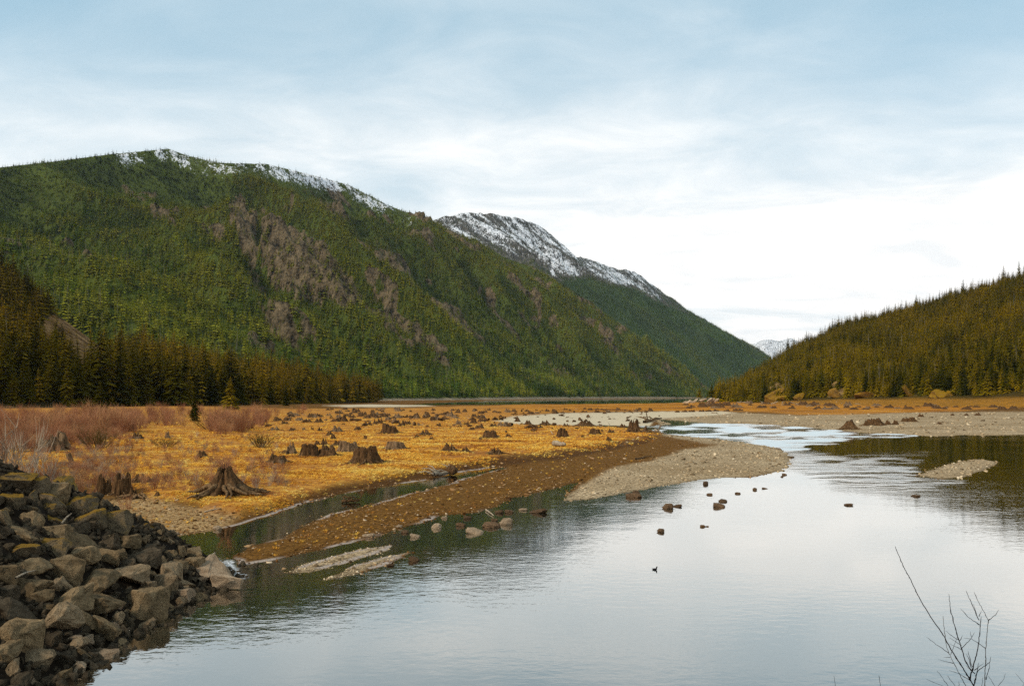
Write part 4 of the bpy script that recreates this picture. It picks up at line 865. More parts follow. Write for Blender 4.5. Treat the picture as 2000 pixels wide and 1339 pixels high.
def stump(px_, row, wp, hp, label, group=None, jag=0.42, pale=False, parts=True, nroots=6, topf=0.44, tilt=0.0, rootlen=0.5, name='tree_stump'):
    q = hit1(px_, row); u = q[1] / F; rb, h = wp * u / 2 * 1.12, hp * u; rt = rb * min(topf, 0.7) * 0.84; scount[0] += 1; sd = 900 + scount[0]
    mat = M['stump_pale'] if pale else M['stump']
    V, Fc = stump_geo(sd, rt, rb, h, jag, (64 if wp > 50 else 40) if parts else 20, 12 if parts else 6, tilt=tilt); me = mesh_np('body', V, Fc, mat, True)
    if not parts:
        o = obj(name, me, label=label, cat='stump', group=group); o.location = (q[0], q[1], q[2]); o.rotation_euler = (0, 0, 0); return o
    t = empty(name, (q[0], q[1], q[2]), 0, label=label, cat='stump', group=group); obj('body', me, t)
    for i in range(nroots):
        V, Fc = root_geo(sd * 31 + i, rb * 0.45, rb * rootlen * random.uniform(0.8, 1.5) + rb * 0.45, rb * random.uniform(0.07, 0.13), h * random.uniform(0.12, 0.3)); o = obj('root', mesh_np('root', V, Fc, M['root'], True), t); o.rotation_euler = (0, 0, 6.283 * i / nroots + random.uniform(-0.3, 0.3))
    return t
S_ = [ # px, row, width, height, label, options
 (440, 963, 98, 56, 'big flared stump with spreading roots and a grassy top, alone beside the creek', dict(nroots=22, rootlen=0.6, jag=0.16, topf=0.29)),
 (203, 964, 38, 40, 'twisted upright stump, left one of the tangled group behind the boulders', dict(jag=0.3, topf=0.6)),
 (238, 965, 38, 44, 'tall split stump in the middle of the tangled group behind the boulders', dict(jag=0.3, topf=0.7)),
 (266, 971, 48, 24, 'low dark tangle of roots at the right of the tangled stump group', dict(jag=0.6, nroots=12, rootlen=0.9)),
 (277, 941, 50, 22, 'low dome-shaped stump behind the tangled stump group', dict(jag=0.5, topf=0.5)),
 (308, 967, 11, 10, 'tiny stump right of the tangled stump group', {}),
 (157, 913, 44, 10, 'flat remains of a root plate beside the leaning log stub', dict(jag=0.6, nroots=9, rootlen=0.8)),
 (268, 858, 26, 15, 'small dark stump in the grass strip before the brush', dict(jag=0.4)),
 (327, 857, 13, 17, 'slim grey stump above the low olive shrub', dict(jag=0.4, pale=True)),
 (394, 893, 25, 18, 'dark broken stump alone in the yellow grass above the big flared stump', dict(jag=0.5)),
 (542, 903, 42, 17, 'low broad stump at the left of the main stump group', dict(topf=0.62)),
 (102, 880, 66, 46, 'large pale broken stump half hidden by grey twigs at the left', dict(pale=True, jag=0.5, topf=0.7)),
 (566, 886, 34, 27, 'pale jagged stump left of the broad double stump', dict(pale=True, jag=0.6)),
 (606, 891, 42, 27, 'left half of the broad double stump', dict(topf=0.74, jag=0.15)),
 (640, 890, 40, 23, 'right half of the broad double stump', dict(topf=0.72, jag=0.3)),
 (620, 868, 14, 11, 'small dark stump just behind the broad double stump', dict(jag=0.4)), (634, 869, 17, 14, 'slanted stump behind the broad double stump, right of the small one', dict(jag=0.5)),
 (682, 882, 42, 24, 'pale ribbed stump right of the broad double stump', dict(pale=True, topf=0.7, jag=0.25)),
 (660, 871, 28, 15, 'stump overlapped by the pale ribbed stump', dict(jag=0.4)), (650, 858, 13, 16, 'dark spike-shaped stump behind the ribbed stump', dict(jag=0.6)),
 (713, 903, 60, 31, 'big rounded stump with buttress roots, frontmost of the main stump group', dict(topf=0.66, jag=0.2, nroots=10)),
 (773, 877, 44, 15, 'flat-topped ribbed stump with thin shoots growing from it', dict(topf=0.72, jag=0.05, pale=True)),
 (714, 856, 11, 10, 'small dark stump between the rounded and the flat-topped stump', {}),
 (761, 846, 36, 19, 'broad dark barrel-shaped stump in the middle of the flat', dict(topf=0.9, jag=0.2)),
 (697, 839, 21, 11, 'dark low stump left of the barrel-shaped stump', dict(jag=0.5)),
 (657, 843, 26, 15, 'pale splayed stump behind the spike-shaped stump', dict(pale=True, jag=0.4)), (643, 850, 19, 13, 'cone-shaped stump left of the pale splayed stump', dict(topf=0.3)),
 (625, 842, 15, 11, 'upright small stump, rightmost of a loose row of five', {}), (610, 839, 9, 7, 'tiny stump, second from right in a loose row of five', {}), (593, 840, 10, 7, 'tiny grey stump, middle of a loose row of five', dict(pale=True)), (573, 841, 21, 9, 'low twin stump, second from left in a loose row of five', {}), (536, 840, 24, 9, 'pale splintered stump, leftmost of a loose row of five', dict(pale=True, jag=0.6)),
 (828, 850, 34, 14, 'wide peaked stump on the flat right of the barrel-shaped stump', dict(jag=0.5)), (814, 854, 15, 7, 'small dark block of a stump at the foot of the wide peaked one', {}), (843, 858, 10, 7, 'small square stump in front of the wide peaked one', {}),
 (879, 881, 36, 19, 'slanting split stump at the front edge of the golden grass', dict(jag=0.6)), (908, 882, 24, 11, 'low dark stump joined to the slanting split stump', dict(jag=0.4)),
 (969, 886, 38, 17, 'dark peaked stump nearest the creek\'s upper bend', dict(jag=0.5)),
 (957, 855, 34, 18, 'dark bulky stump in the golden grass beyond the slanting one', dict(topf=0.75, jag=0.4)), (938, 859, 10, 8, 'little dark stump at the left of the bulky one', {}), (993, 853, 17, 8, 'low dark stump at the right of the bulky one', {}), (972, 854, 12, 7, 'pale low stump against the bulky one\'s right side', dict(pale=True)),
 (1098, 853, 24, 17, 'upright straight-sided stump, leftmost on the gold point', dict(topf=0.7, jag=0.15)), (1138, 855, 9, 9, 'thin little stump on the gold point', {}), (1162, 848, 25, 12, 'squat flat stump in the middle of the gold point', dict(topf=0.75, jag=0.15)), (1176, 843, 7, 6, 'tiny stump right of the squat flat one', {}), (1194, 846, 20, 10, 'low ragged stump right of the squat flat one', dict(jag=0.5)), (1190, 862, 18, 12, 'pointed stump nearest the bank on the gold point', dict(topf=0.4)),
 (1238, 844, 30, 28, 'tallest dark stump at the tip of the gold point, by the riffle', dict(jag=0.35, topf=0.6, nroots=10)), (1266, 845, 30, 15, 'sprawling root mass at the river end of the gold point', dict(jag=0.6, nroots=14, rootlen=0.9, topf=0.4)),
 (1106, 832, 22, 10, 'peaked stump on the pale sand, left of a long low one', dict(jag=0.5)), (1143, 832, 38, 13, 'long low dark stump on the pale sand', dict(jag=0.5)), (1217, 835, 18, 8, 'low brown stump left of the tallest dark stump', dict(jag=0.4)), (1063, 830, 30, 11, 'broad mound-like stump at the sand\'s left shore', dict(jag=0.4)), (1031, 829, 18, 10, 'upright stump left of the mound-like one', dict(jag=0.4)), (1010, 823, 15, 9, 'small stump on the left tip of the pale sand', dict(jag=0.5)), (1057, 836, 10, 7, 'tiny stump in front of the mound-like one', {}),
 (1659, 838, 34, 19, 'pointed stump with spread roots at the far gravel bank\'s waterline', dict(topf=0.3, jag=0.2, nroots=10)), (1708, 830, 38, 17, 'ribbed stump in the middle of the far-bank row', dict(topf=0.6)), (1692, 831, 10, 13, 'thin upright stump left of the ribbed far-bank stump', {}), (1734, 829, 16, 10, 'small stump right of the ribbed far-bank stump', {}), (1749, 829, 13, 11, 'leaning small stump, fourth in the far-bank row', dict(jag=0.5)), (1774, 823, 28, 11, 'flat dark stump at the right end of the far-bank row', dict(topf=0.7)), (1799, 814, 15, 8, 'small dark stump behind the far-bank row\'s right end', {}), (1835, 828, 12, 6, 'small low stump alone on the far gravel bank', {}), (1887, 811, 10, 6, 'dark stump at the gravel\'s upper edge, left of a rounder one', {}), (1909, 811, 13, 7, 'round brown stump at the gravel\'s upper edge near the right picture edge', {}), (1860, 811, 9, 5, 'flat stump left of the pair at the gravel\'s upper edge', {})]
prehit([t[:2] for t in S_])
for px_, row, wp, hp, lab, kw in S_:
    hp = hp * 1.12; big_ = wp >= 24; kw = dict(kw); kw.setdefault('nroots', 6 if big_ else 0); stump(px_, row, wp, hp, lab, parts=big_, **{k: v for k, v in kw.items()})
# mid-field and far stump fields
MIDF = [(507, 822, 16, 8), (520, 818, 12, 7), (543, 822, 18, 10), (557, 828, 16, 10), (561, 821, 18, 8), (585, 821, 20, 9), (600, 824, 25, 9), (623, 825, 20, 11), (636, 821, 8, 6), (655, 823, 18, 10), (668, 823, 22, 16), (688, 821, 12, 9), (719, 830, 16, 11), (733, 828, 12, 14), (742, 826, 14, 15), (757, 820, 18, 12), (773, 826, 18, 10), (784, 832, 16, 14), (796, 829, 18, 10),
        (818, 831, 10, 7), (844, 821, 13, 10), (854, 821, 13, 11), (867, 819, 15, 10), (857, 832, 11, 7), (887, 831, 8, 5), (896, 829, 16, 13), (911, 830, 14, 13), (898, 834, 12, 7), (925, 826, 15, 9), (942, 824, 20, 9), (935, 836, 20, 11), (922, 839, 13, 6), (963, 833, 20, 12), (982, 832, 26, 11), (995, 833, 14, 6)]
prehit([t[:2] for t in MIDF])
for i, (a, r_, w_, h_) in enumerate(MIDF):
    left = a < 700
    stump(a, r_, w_, h_, 'small dark weathered stump in the scattered rows behind the loose row of five' if left else 'small dark weathered stump in the scattered rows behind the barrel-shaped stump', 'stumps across the left middle flat' if left else 'stumps across the centre middle flat', jag=random.uniform(0.2, 0.6), parts=False, pale=random.random() < 0.25, topf=random.uniform(0.4, 0.75))
rs = random.Random(5)
px_, py_ = RNG.uniform(470, 1290, 900), RNG.uniform(797, 848, 900); k = RNG.random(900) < np.clip(1.15 - (py_ - 797) / 50, 0.1, 1) * np.clip(0.6 + vnoise(px_ / 40, py_ / 6, 5), 0, 1); P = hit(np.stack([px_[k], py_[k]], 1)); n = len(P)
DEB = [mesh_np('debris', *tube([(-0.5, 0, 0), (-0.1, 0.05, 0.12), (0.25, 0.02, 0.02), (0.5, -0.04, 0.1)], [0.05, 0.07, 0.05, 0.02], 5), M['stump']), mesh_np('debris', *tube([(-0.4, 0.1, 0), (0, 0, 0.2), (0.4, -0.1, 0.05)], [0.12, 0.16, 0.06], 6), M['stump']), mesh_np('debris', *tube([(-0.5, 0, 0.02), (0.5, 0.1, 0.04)], [0.03, 0.02], 5), M['drift'])]
scatter('wood_debris', P, np.stack([RNG.normal(0, .15, n), RNG.normal(0, .3, n), RNG.random(n) * 6.28], 1), RNG.uniform(0.8, 3.2, n), DEB, label='dark broken wood strewn between the stumps of the far flat', cat='debris')
FARF = []
for i in range(130):
    a = rs.uniform(640, 1300); r_ = rs.uniform(799, 817)
    if r_ > 808 and a > 960: a = rs.uniform(560, 960)
    w_ = rs.uniform(8, 19) * (r_ - 774) / 36
    z_ = ('left of the pale sand', 'stumps on the far flat left of the pale sand') if a < 960 else ('behind the pale sand', 'stumps on the far flat behind the pale sand')
    FARF.append((a, r_, w_, w_ * rs.uniform(0.4, 0.65), 'tiny dark stump in the far stump field ' + z_[0], z_[1]))
for i in range(95):
    a = rs.uniform(1330, 2010); r_ = rs.uniform(788, 800); w_ = rs.uniform(9, 24)
    z_ = ('between islet and far-bank stump row', 'stumps on the gold flat near the islet') if a < 1650 else ('behind the far-bank stump row', 'stumps on the gold flat behind the far bank')
    FARF.append((a, r_, w_, w_ * rs.uniform(0.28, 0.5), 'tiny dark stump on the right gold flat, ' + z_[0], z_[1]))
prehit([t[:2] for t in FARF])
for a, r_, w_, h_, lab, grp in FARF: stump(a, r_, w_, h_, lab, grp, jag=0.5, parts=False, pale=rs.random() < 0.2, topf=0.5)
for i, (a, w_) in enumerate([(1323, 10), (1336, 14), (1347, 6), (1353, 9), (1370, 12), (1383, 14), (1399, 15), (1419, 13), (1436, 12), (1447, 14)]):
    stump(a, 805 - (a - 1320) * 0.025, w_, 5.5, 'low dark stump in the row along the pale sand\'s far edge', 'row of stumps along the pale sand\'s far edge', jag=0.5, parts=False, topf=0.6)
# shoots on top of the big flared stump, leaning stub, logs
q = hit([(440, 963)])[0]; u = q[1] / F
o = obj('bare_shrub', shrub_mesh(790, 'brush', stems=26, sub=3, rad=0.012, spread_=0.8), label='dry reddish shoots growing from the top of the big flared stump', cat='shrub'); o.location = (q[0] + 2 * u, q[1], q[2] + 50 * u); o.scale = (1.3, 1.3, 1.05)
q = hit([(773, 877)])[0]; o = obj('bare_shrub', shrub_mesh(791, 'brush', stems=14, sub=3, rad=0.010, spread_=1.0), label='thin shoots growing from the flat-topped ribbed stump', cat='shrub'); o.location = (q[0], q[1], q[2] + 0.6); o.scale = (1.5, 1.5, 1.2)
def log(pts, rad, label, mat='drift', name='driftwood_log', zoff=0.0, branches=0, group=None):
    P = hit(pts); P = [Vector(p_) + Vector((0, 0, rad + zoff + (pts[i][2] if len(pts[i]) > 2 else 0))) for i, p_ in enumerate(P)]
    o0 = P[0].copy(); pth = []; m_ = 6
    for i in range(len(P) - 1):
        for j in range(m_): pth.append(P[i].lerp(P[i + 1], j / m_) - o0 + Vector((random.gauss(0, rad * .25), random.gauss(0, rad * .25), random.gauss(0, rad * .2))))
    pth.append(P[-1] - o0); V, Fc = tube(pth, [rad * (1 - 0.6 * i / len(pth)) * random.uniform(0.9, 1.1) for i in range(len(pth))], 7)
    for bq in range(branches):
        c_ = random.choice(pth); d_ = Vector((random.gauss(0, 1), random.gauss(0, 1), abs(random.gauss(0, .6)))).normalized() * rad * random.uniform(5, 10); tube([c_, c_ + d_ * 0.5 + Vector((0, 0, rad)), c_ + d_], [rad * 0.4, rad * 0.28, rad * 0.1], 5, V, Fc)
    o = obj(name, mesh_np(name, V, Fc, M[mat], True), label=label, cat='log', group=group); o.location = o0; return o
q = hit([(143, 912)])[0]; u = q[1] / F; V, Fc = tube([(0, 0, -0.1), (-5 * u, 0.1, 12 * u), (-11 * u, 0.1, 26 * u)], [5.5 * u, 4.6 * u, 4.8 * u], 9); o = obj('log_stub', mesh_np('log_stub', V, Fc, M['stump_pale'], False), label='leaning log stub sticking out of the grass left of the tangled stumps', cat='log'); o.location = (q[0], q[1], q[2])
log([(846, 929), (884, 926)], 0.22, 'bleached fallen log with roots lying across the creek bank', branches=10)
log([(884, 926), (888, 931)], 0.5, 'broken dark log end standing in the creek', 'stump')
log([(668, 982), (702, 980)], 0.13, 'dark waterlogged branch lying in the creek', 'stump', branches=9)
log([(400, 1000), (432, 993)], 0.05, 'small bleached forked stick on the creek bank below the big flared stump', branches=3)
log([(1084, 872), (1104, 874)], 0.45, 'short pale log lying on the gold point'); log([(1242, 897), (1272, 892)], 0.12, 'reddish stick lying on the gravel below the gold point', 'root')
log([(1258, 826), (1292, 819)], 0.5, 'brown log along the pool edge beyond the tallest dark stump', 'root', branches=8)
log([(1280, 842), (1290, 846)], 0.3, 'bleached log at the tip of the root mass by the riffle', branches=3); log([(718, 1072), (730, 1075)], 0.05, 'pale stick lying on the left gravel islet')
log([(949, 997), (964, 1008)], 0.07, 'pale stick lying among the river rocks'); log([(1368, 1028), (1384, 1028)], 0.10, 'short floating stick in the bright river', 'stump', zoff=-0.1)
for pts_ in ([(30, 1128), (70, 1113)], [(120, 1022), (140, 1002)]):
    P = []
    for a_, b__ in pts_:
        ax, bz = (a_ - CX) / F, (b__ - HY) / F; y = 15.37 / (bz - 0.58 * ax) - 0.7; P.append(Vector((ax * y, y, H - bz * y)))
    V, Fc = tube([P[0] - P[0], (P[1] - P[0]) * 0.5 + Vector((0, 0, 0.05)), P[1] - P[0]], [0.035, 0.03, 0.02], 5)
    o = obj('driftwood_stick', mesh_np('driftwood_stick', V, Fc, M['drift'], True), label='pale bent stick lying on the lower boulders' if pts_[0][0] == 30 else 'thin pale stick leaning on the mossy boulders', cat='stick'); o.location = P[0]
V, Fc = tube([(0, 0, 0), (0.25, 0.1, 0.12), (0.5, 0.1, 0.3)], [0.05, 0.045, 0.04], 5); o = obj('driftwood_stick', mesh_np('driftwood_stick', V, Fc, M['drift'], True), label='short bleached stick at the tip of the boulder slope', cat='stick'); qx, qy = world(398, 1092, 0.35); o.location = (qx, qy, 0.35)
# bleached drift logs along the foot of the right hill
px_ = RNG.uniform(1440, 1990, 150); rw = RNG.uniform(780.5, 788, 150); P = np.stack([((px_ - CX) / F) * (F * 6.0 / (rw - HY)).clip(430, 900), (F * 6.0 / (rw - HY)).clip(430, 900), np.zeros(150)], 1); P[:, 2] = np.maximum(terrain(P[:, 0], P[:, 1]), 0) + 0.4
DL = [mesh_np('drift', *(lambda g: (g[0], g[1]))(tube([(-0.5, 0, 0), (0, 0.03, 0.03), (0.5, 0, 0)], [0.04, 0.035, 0.02], 5)), M['drift'])]
scatter('driftwood', P, np.stack([RNG.normal(0, .1, 150), RNG.normal(0, .35, 150), RNG.random(150) * 6.28], 1), RNG.uniform(4, 11, 150), DL, label='bleached drift logs strewn along the foot of the right hill', cat='driftwood')
# golden rock outcrops at the foot of the right hill
for px_, row, wp, hp, lab in [(1514, 774, 34, 40, 'tall golden rock outcrop among the trees, left on the right hill\'s foot'), (1536, 776, 22, 14, 'low golden rock right of the tall golden outcrop'), (1630, 770, 22, 28, 'slanted golden outcrop halfway along the right hill\'s foot'), (1565, 775, 22, 16, 'small golden outcrop between the tall and the slanted one'), (1700, 775, 40, 12, 'low golden rock ledge at the right hill\'s foot'), (1790, 775, 46, 13, 'long rounded golden ledge beneath the tall right conifers'), (1855, 772, 50, 20, 'broad golden ledge, rightmost on the hill\'s foot')]:
    j = int(np.argmin(np.abs(CX + F * SR.P[5, :, 0] / SR.P[5, :, 1] - px_))); q = SR.P[5, j]; u = q[1] / F
    o = obj('rock_outcrop', rock_mesh(random.randrange(14), 'rock_gold'), label=lab, cat='rock'); o.location = (q[0], q[1] + wp * u * 0.25, H - (row - HY + hp * 0.05) * u); o.scale = (wp * u * 0.60, wp * u * 0.5, hp * u * 0.50); o.rotation_euler = (0.35, random.gauss(0, 0.4), random.random() * 3)
# slanting rock slabs on the islet
for i in range(9):
    px_ = 1336 + i * 8 + random.uniform(-2, 2); d = MOUND[1] - 16 - random.uniform(0, 8); x = (px_ - CX) / F * d; z = gz(x, d)[0]
    o = obj('rock_outcrop', rock_mesh(i, 'pale_rock'), label='pale slanting rock slab on the front of the tree-topped islet', cat='rock', group='rock slabs of the islet'); o.location = (x, d, z); o.scale = (4.2, 2.2, 1.1); o.rotation_euler = (0.2, -0.5, 0.1)

# ------------------------------------------------------------------ rocks in the river
ROCKS = [(852, 1031, 22, 15, 'pale_rock', 'rounded pale rock, frontmost left in the shallow rock field'), (868, 1013, 13, 8, 'pale_rock', 'small pale rock nearest the bar in the shallow rock field'), (900, 1027, 22, 10, 'river_rock', 'brown flat rock in the middle of the shallow rock field'), (913, 1013, 17, 9, 'river_rock', 'brown rock by the bar, left of a pale stick'),
 (960, 1029, 40, 16, 'river_rock', 'large dark lumpy rock, left of the biggest touching pair'), (988, 1024, 29, 19, 'pale_rock', 'large rounded rock, right of the biggest touching pair'), (966, 1018, 15, 9, 'river_rock', 'small rock behind the biggest touching pair'), (928, 1041, 38, 13, 'pale_rock', 'long flat-topped rock before the biggest touching pair'), (1021, 997, 20, 7, 'pale_rock', 'small whitish slab right of the shallow rock field'), (1052, 1001, 38, 11, 'river_rock', 'long dark flat rock beside the whitish slab'), (975, 1002, 19, 10, 'river_rock', 'brown rock left of the whitish slab'), (994, 1001, 20, 9, 'river_rock', 'brown low rock touching the whitish slab\'s left'),
 (811, 1049, 22, 10, 'pale_rock', 'pale wedge-shaped rock beside the gravel bar\'s tip'), (809, 1095, 24, 13, 'river_rock', 'dark rock at the tip of the right gravel islet'), (762, 1105, 17, 6, 'river_rock', 'flat rock against the right gravel islet'), (720, 1048, 26, 10, 'pale_rock', 'flat pale slab on the brown gravel bar'), (779, 1030, 15, 8, 'pale_rock', 'pale stone at the gravel bar\'s edge'), (791, 1041, 15, 9, 'river_rock', 'brown stone in the shallows below the gravel bar\'s edge'),
 (1238, 971, 34, 14, 'river_rock', 'brown rock pair\'s larger one below the grey spit'), (1242, 963, 16, 9, 'river_rock', 'smaller rock behind the brown rock below the grey spit'), (1304, 993, 24, 15, 'river_rock', 'brown rock at the edge of the bright reflection'), (1322, 990, 22, 6, 'river_rock', 'low flat rock trailing right from the brown one'), (1405, 990, 26, 11, 'river_rock', 'dark split rock in mid river, larger of two'), (1411, 980, 19, 7, 'river_rock', 'flat rock behind the dark split rock in mid river'),
 (1378, 946, 11, 11, 'river_rock', 'pointed dark rock just off the grey spit'), (1386, 967, 13, 6, 'river_rock', 'small dark rock below the pointed one'), (1441, 965, 12, 5, 'river_rock', 'small dark rock right of the mid-river pair'), (1474, 957, 9, 7, 'river_rock', 'small round dark rock off the grey spit'), (1494, 955, 13, 3, 'river_rock', 'flat sliver of rock right of the small round one'), (1532, 928, 10, 5, 'river_rock', 'small dark rock at the grey spit\'s tip'), (1527, 932, 6, 4, 'river_rock', 'tiny rock beside the one at the grey spit\'s tip'),
 (1290, 1039, 16, 11, 'river_rock', 'lone dark rock left of the floating stick'), (1657, 987, 17, 6, 'river_rock', 'lone low dark rock in the open bright river'), (1788, 970, 19, 6, 'river_rock', 'lone flat dark rock toward the right shore\'s reflection'), (424, 1034, 19, 12, 'pale_rock', 'pale rock in the creek near the stony bank'), (345, 1044, 12, 8, 'pale_rock', 'small pale rock where the boulders meet the creek')]
prehit([(t[0], t[1] - 1) for t in ROCKS])
for px_, row, wp, hp, mat, lab in ROCKS:
    q = hit1(px_, row - 1); u = q[1] / F; w, h = wp * u, max(hp * u * 0.9, 0.07)
    o = obj('river_rock', rock_mesh(14 + random.randrange(8), mat), label=lab, cat='rock'); o.location = (q[0], q[1], max(q[2], 0) + h * 0.15); o.scale = (w / 2 * 0.95, w * random.uniform(0.3, 0.45), h / 2); o.rotation_euler = (random.gauss(0, .1), random.gauss(0, .12), random.uniform(-.3, .3))

# ------------------------------------------------------------------ duck
qx, qy = world(1279, 1112)
V, Fc = [], []
ringd = [(-0.24, 0.07, 0.004, 0.004), (-0.20, 0.065, 0.03, 0.018), (-0.12, 0.045, 0.075, 0.055), (-0.02, 0.035, 0.095, 0.075), (0.07, 0.045, 0.085, 0.07), (0.12, 0.085, 0.055, 0.06), (0.125, 0.15, 0.034, 0.04), (0.13, 0.20, 0.042, 0.042), (0.155, 0.225, 0.040, 0.035), (0.19, 0.215, 0.02, 0.016), (0.235, 0.205, 0.014, 0.006)]
for i, (x_, z_, ry, rz) in enumerate(ringd):
    a_, b__ = ringd[max(i - 1, 0)], ringd[min(i + 1, len(ringd) - 1)]; d = Vector((b__[0] - a_[0], 0, b__[1] - a_[1])).normalized(); up = Vector((-d.z, 0, d.x)); k = len(V)
    for j in range(12):
        t = 6.283 * j / 12; v = Vector((x_, 0, z_)) + Vector((0, 1, 0)) * ry * math.cos(t) + up * rz * math.sin(t); V.append(tuple(v))
    if i:
        for j in range(12): Fc.append((k - 12 + j, k - 12 + (j + 1) % 12, k + (j + 1) % 12, k + j))
Fc += [tuple(range(11, -1, -1)), tuple(len(V) - 12 + j for j in range(12))]
o = obj('duck', mesh_np('duck', V, Fc, M['duck'], True), label='small dark duck swimming to the right in the bright river', cat='duck'); o.location = (qx, qy, 0.0); o.rotation_euler = (0, 0, -0.25); o.scale = (0.62, 0.62, 0.66)

# ------------------------------------------------------------------ leafless shrub in the foreground, on the bank below the camera
TW = [([(875, 1339), (835, 1270), (760, 1150), (660, 1000), (600, 880), (545, 800), (470, 690), (400, 580), (340, 470), (290, 360), (215, 220), (150, 70), (138, 30)], 7.0, 0, 1),
      ([(800, 1339), (740, 1230), (680, 1110), (640, 1030), (615, 950), (595, 820), (585, 680)], 4.4, 1, 1), ([(640, 1030), (540, 960), (430, 878)], 3.2, 0, 0), ([(680, 1125), (600, 1105), (540, 1088)], 2.8, 0, 0), ([(655, 1070), (590, 1068)], 2.6, 0, 0),
      ([(850, 1190), (790, 1100), (760, 990), (720, 870), (680, 720), (655, 630), (640, 475)], 5.0, 0, 0), ([(725, 905), (660, 862), (600, 815)], 2.6, 0, 0), ([(755, 960), (700, 920), (645, 885)], 3.0, 0, 0), ([(755, 995), (640, 940)], 2.6, 0, 0), ([(765, 980), (850, 890), (880, 835)], 3.4, 0, 0), ([(850, 880), (842, 825)], 2.6, 0, 0), ([(655, 1045), (720, 875)], 2.6, 0, 0), ([(740, 915), (770, 862)], 2.6, 0, 0),
      ([(835, 1270), (870, 1150), (905, 1010), (920, 920), (935, 760), (943, 685)], 6.0, 0, 0), ([(925, 765), (820, 690), (748, 612)], 3.4, 0, 0), ([(920, 720), (870, 600), (800, 443)], 3.8, 0, 0), ([(920, 690), (945, 630)], 2.6, 0, 0), ([(900, 660), (868, 568)], 2.6, 0, 0),
      ([(975, 1339), (985, 1100), (985, 980), (1000, 800), (1010, 725), (930, 570), (875, 458)], 5.0, 1, 1), ([(1010, 725), (1080, 670), (1110, 620)], 3.4, 0, 0), ([(985, 985), (920, 940), (850, 895), (780, 888)], 3.0, 0, 0),
      ([(875, 1330), (905, 1200), (990, 1140), (1025, 1110), (1032, 1065)], 4.6, 0, 0), ([(985, 1275), (1020, 1160), (1025, 1110)], 3.4, 0, 0), ([(880, 1190), (965, 1125)], 3.0, 0, 0), ([(905, 1190), (920, 1120)], 3.4, 0, 0), ([(850, 1170), (825, 1080), (803, 1035)], 3.4, 0, 0), ([(855, 1160), (820, 1010)], 3.2, 0, 0), ([(885, 1225), (800, 1145)], 3.0, 0, 0),
      ([(835, 1285), (730, 1220), (640, 1188)], 3.0, 0, 0), ([(640, 1345), (570, 1250), (530, 1192)], 4.0, 0, 1), ([(705, 1345), (625, 1240)], 4.0, 0, 1), ([(600, 1345), (430, 1275)], 3.6, 0, 1), ([(1075, 1345), (1008, 1240)], 3.6, 0, 1), ([(1095, 1345), (1150, 1280), (1170, 1220)], 3.6, 0, 1), ([(1345, 1315), (1300, 1262), (1265, 1220)], 3.4, 0, 1), ([(735, 1345), (732, 1298)], 4.5, 0, 1), ([(945, 1345), (958, 1255)], 4.0, 0, 1)]
D0 = 4.2; bxx = (1900 - CX) / F * D0; bzz = float(gz(bxx, D0)[0])
SH = empty('bare_shrub', (bxx, D0, bzz), 0, label='leafless dark twigs of a shrub in the near right corner, before the water', cat='shrub')
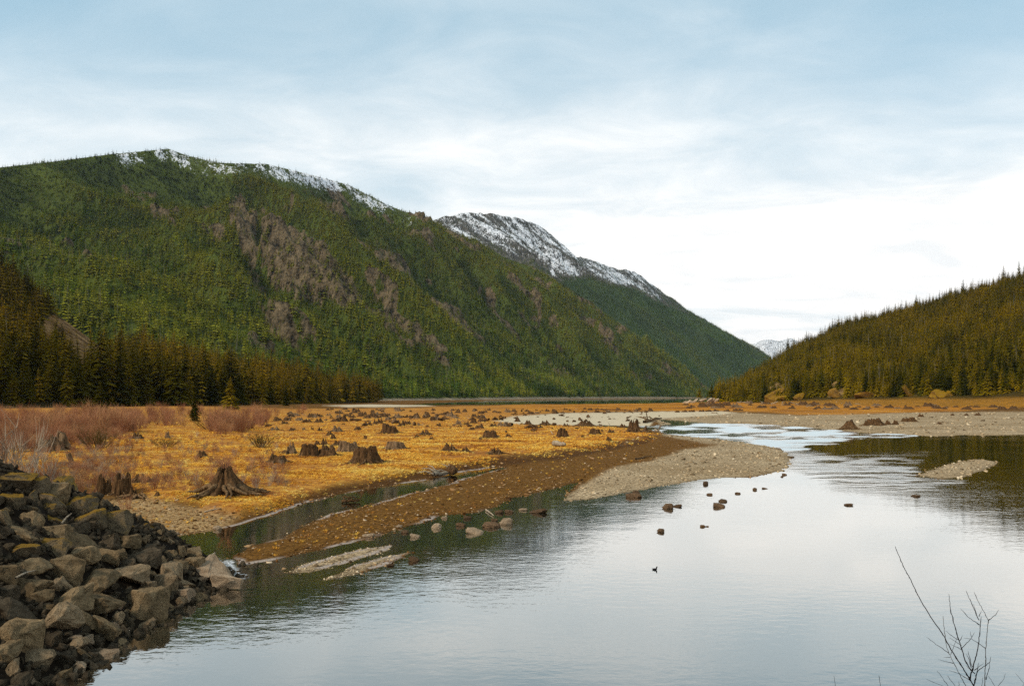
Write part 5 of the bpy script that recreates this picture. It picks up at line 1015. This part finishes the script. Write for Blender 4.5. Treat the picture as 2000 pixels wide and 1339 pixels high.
def twig_branch(pts, w, pale, root, depth, parent, origin):
    P = []
    for i, (a_, b__) in enumerate(pts):
        px_, py_ = (1720 + a_ * 0.2083, 1060 + b__ * 0.2083); d = depth + 0.12 * vnoise(np.array([px_ * 0.02]), np.array([py_ * 0.02]), 77)[0]; P.append(Vector(((px_ - CX) / F * d, d, H - (py_ - HY) / F * d)) - origin)
    if root: P = [P[0].lerp(Vector((random.gauss(0, .05), random.gauss(0, .05), -0.05)), 1.0), P[0].lerp(Vector((0, 0, 0)), 0.45) + Vector((0, 0, 0.03))] + P
    # resample with a slight kink and bud at every few centimetres
    q, rr = [], []; tot = sum((P[i + 1] - P[i]).length for i in range(len(P) - 1)); acc = 0.0; r0 = w * 0.2083 / 2 * depth / F * 2.0
    for i in range(len(P) - 1):
        L_ = (P[i + 1] - P[i]).length; m_ = max(2, int(L_ / 0.012))
        for j in range(m_):
            t = j / m_; f = (acc + L_ * t) / tot; q.append(P[i].lerp(P[i + 1], t) + Vector((random.gauss(0, .0009), random.gauss(0, .0009), random.gauss(0, .0009)))); rr.append(r0 * (1 - 0.62 * f) * (1.5 if random.random() < 0.16 else 1.0))
        acc += L_
    q.append(P[-1]); rr.append(r0 * 0.25); V, Fc = tube(q, rr, 5); return obj('branch', mesh_np('branch', V, Fc, M['twig_pale' if pale else 'twig'], True), parent)
for i, (pts, w, pale, root) in enumerate(TW):
    twig_branch(pts, w, pale, root, D0, SH, Vector((bxx, D0, bzz)))
for a_, lab in ((1630, 'single bare twig tip poking up at the bottom edge, left of another'), (1718, 'single bare twig tip at the bottom edge, left of the leafless shrub')):
    x0 = (a_ - CX) / F * D0; z0 = float(gz(x0, D0)[0]); t = empty('bare_twig', (x0, D0, z0), 0, label=lab, cat='twig')
    aa = (a_ - 1720) / 0.2083; twig_branch([(aa + 14, 1400), (aa + 8, 1339), (aa - 8, 1240)], 4.2, 0, 1, D0, t, Vector((x0, D0, z0)))

# ------------------------------------------------------------------ air
m = bpy.data.materials.new('valley_haze'); m.use_nodes = True; nt = m.node_tree; nt.nodes.clear()
out = node(nt, 'ShaderNodeOutputMaterial'); pv = node(nt, 'ShaderNodeVolumePrincipled', inp={'Density': 1.1e-5, 'Color': (0.74, 0.88, 1.0, 1), 'Anisotropy': 0.1}); nt.links.new(pv.outputs[0], out.inputs['Volume'])
x0, x1, y0, y1, z0, z1 = -30000, 30000, -200, 26000, -6, 1420
hzm = mesh_np('haze', [(x0, y0, z0), (x1, y0, z0), (x1, y1, z0), (x0, y1, z0), (x0, y0, z1), (x1, y0, z1), (x1, y1, z1), (x0, y1, z1)], [(0, 3, 2, 1), (4, 5, 6, 7), (0, 1, 5, 4), (1, 2, 6, 5), (2, 3, 7, 6), (3, 0, 4, 7)], m)
obj('haze', hzm, kind='stuff', label='faint blue valley haze', cat='haze') if False else link(bpy.data.objects.new('haze', hzm), kind='stuff', label='faint blue haze filling the valley')
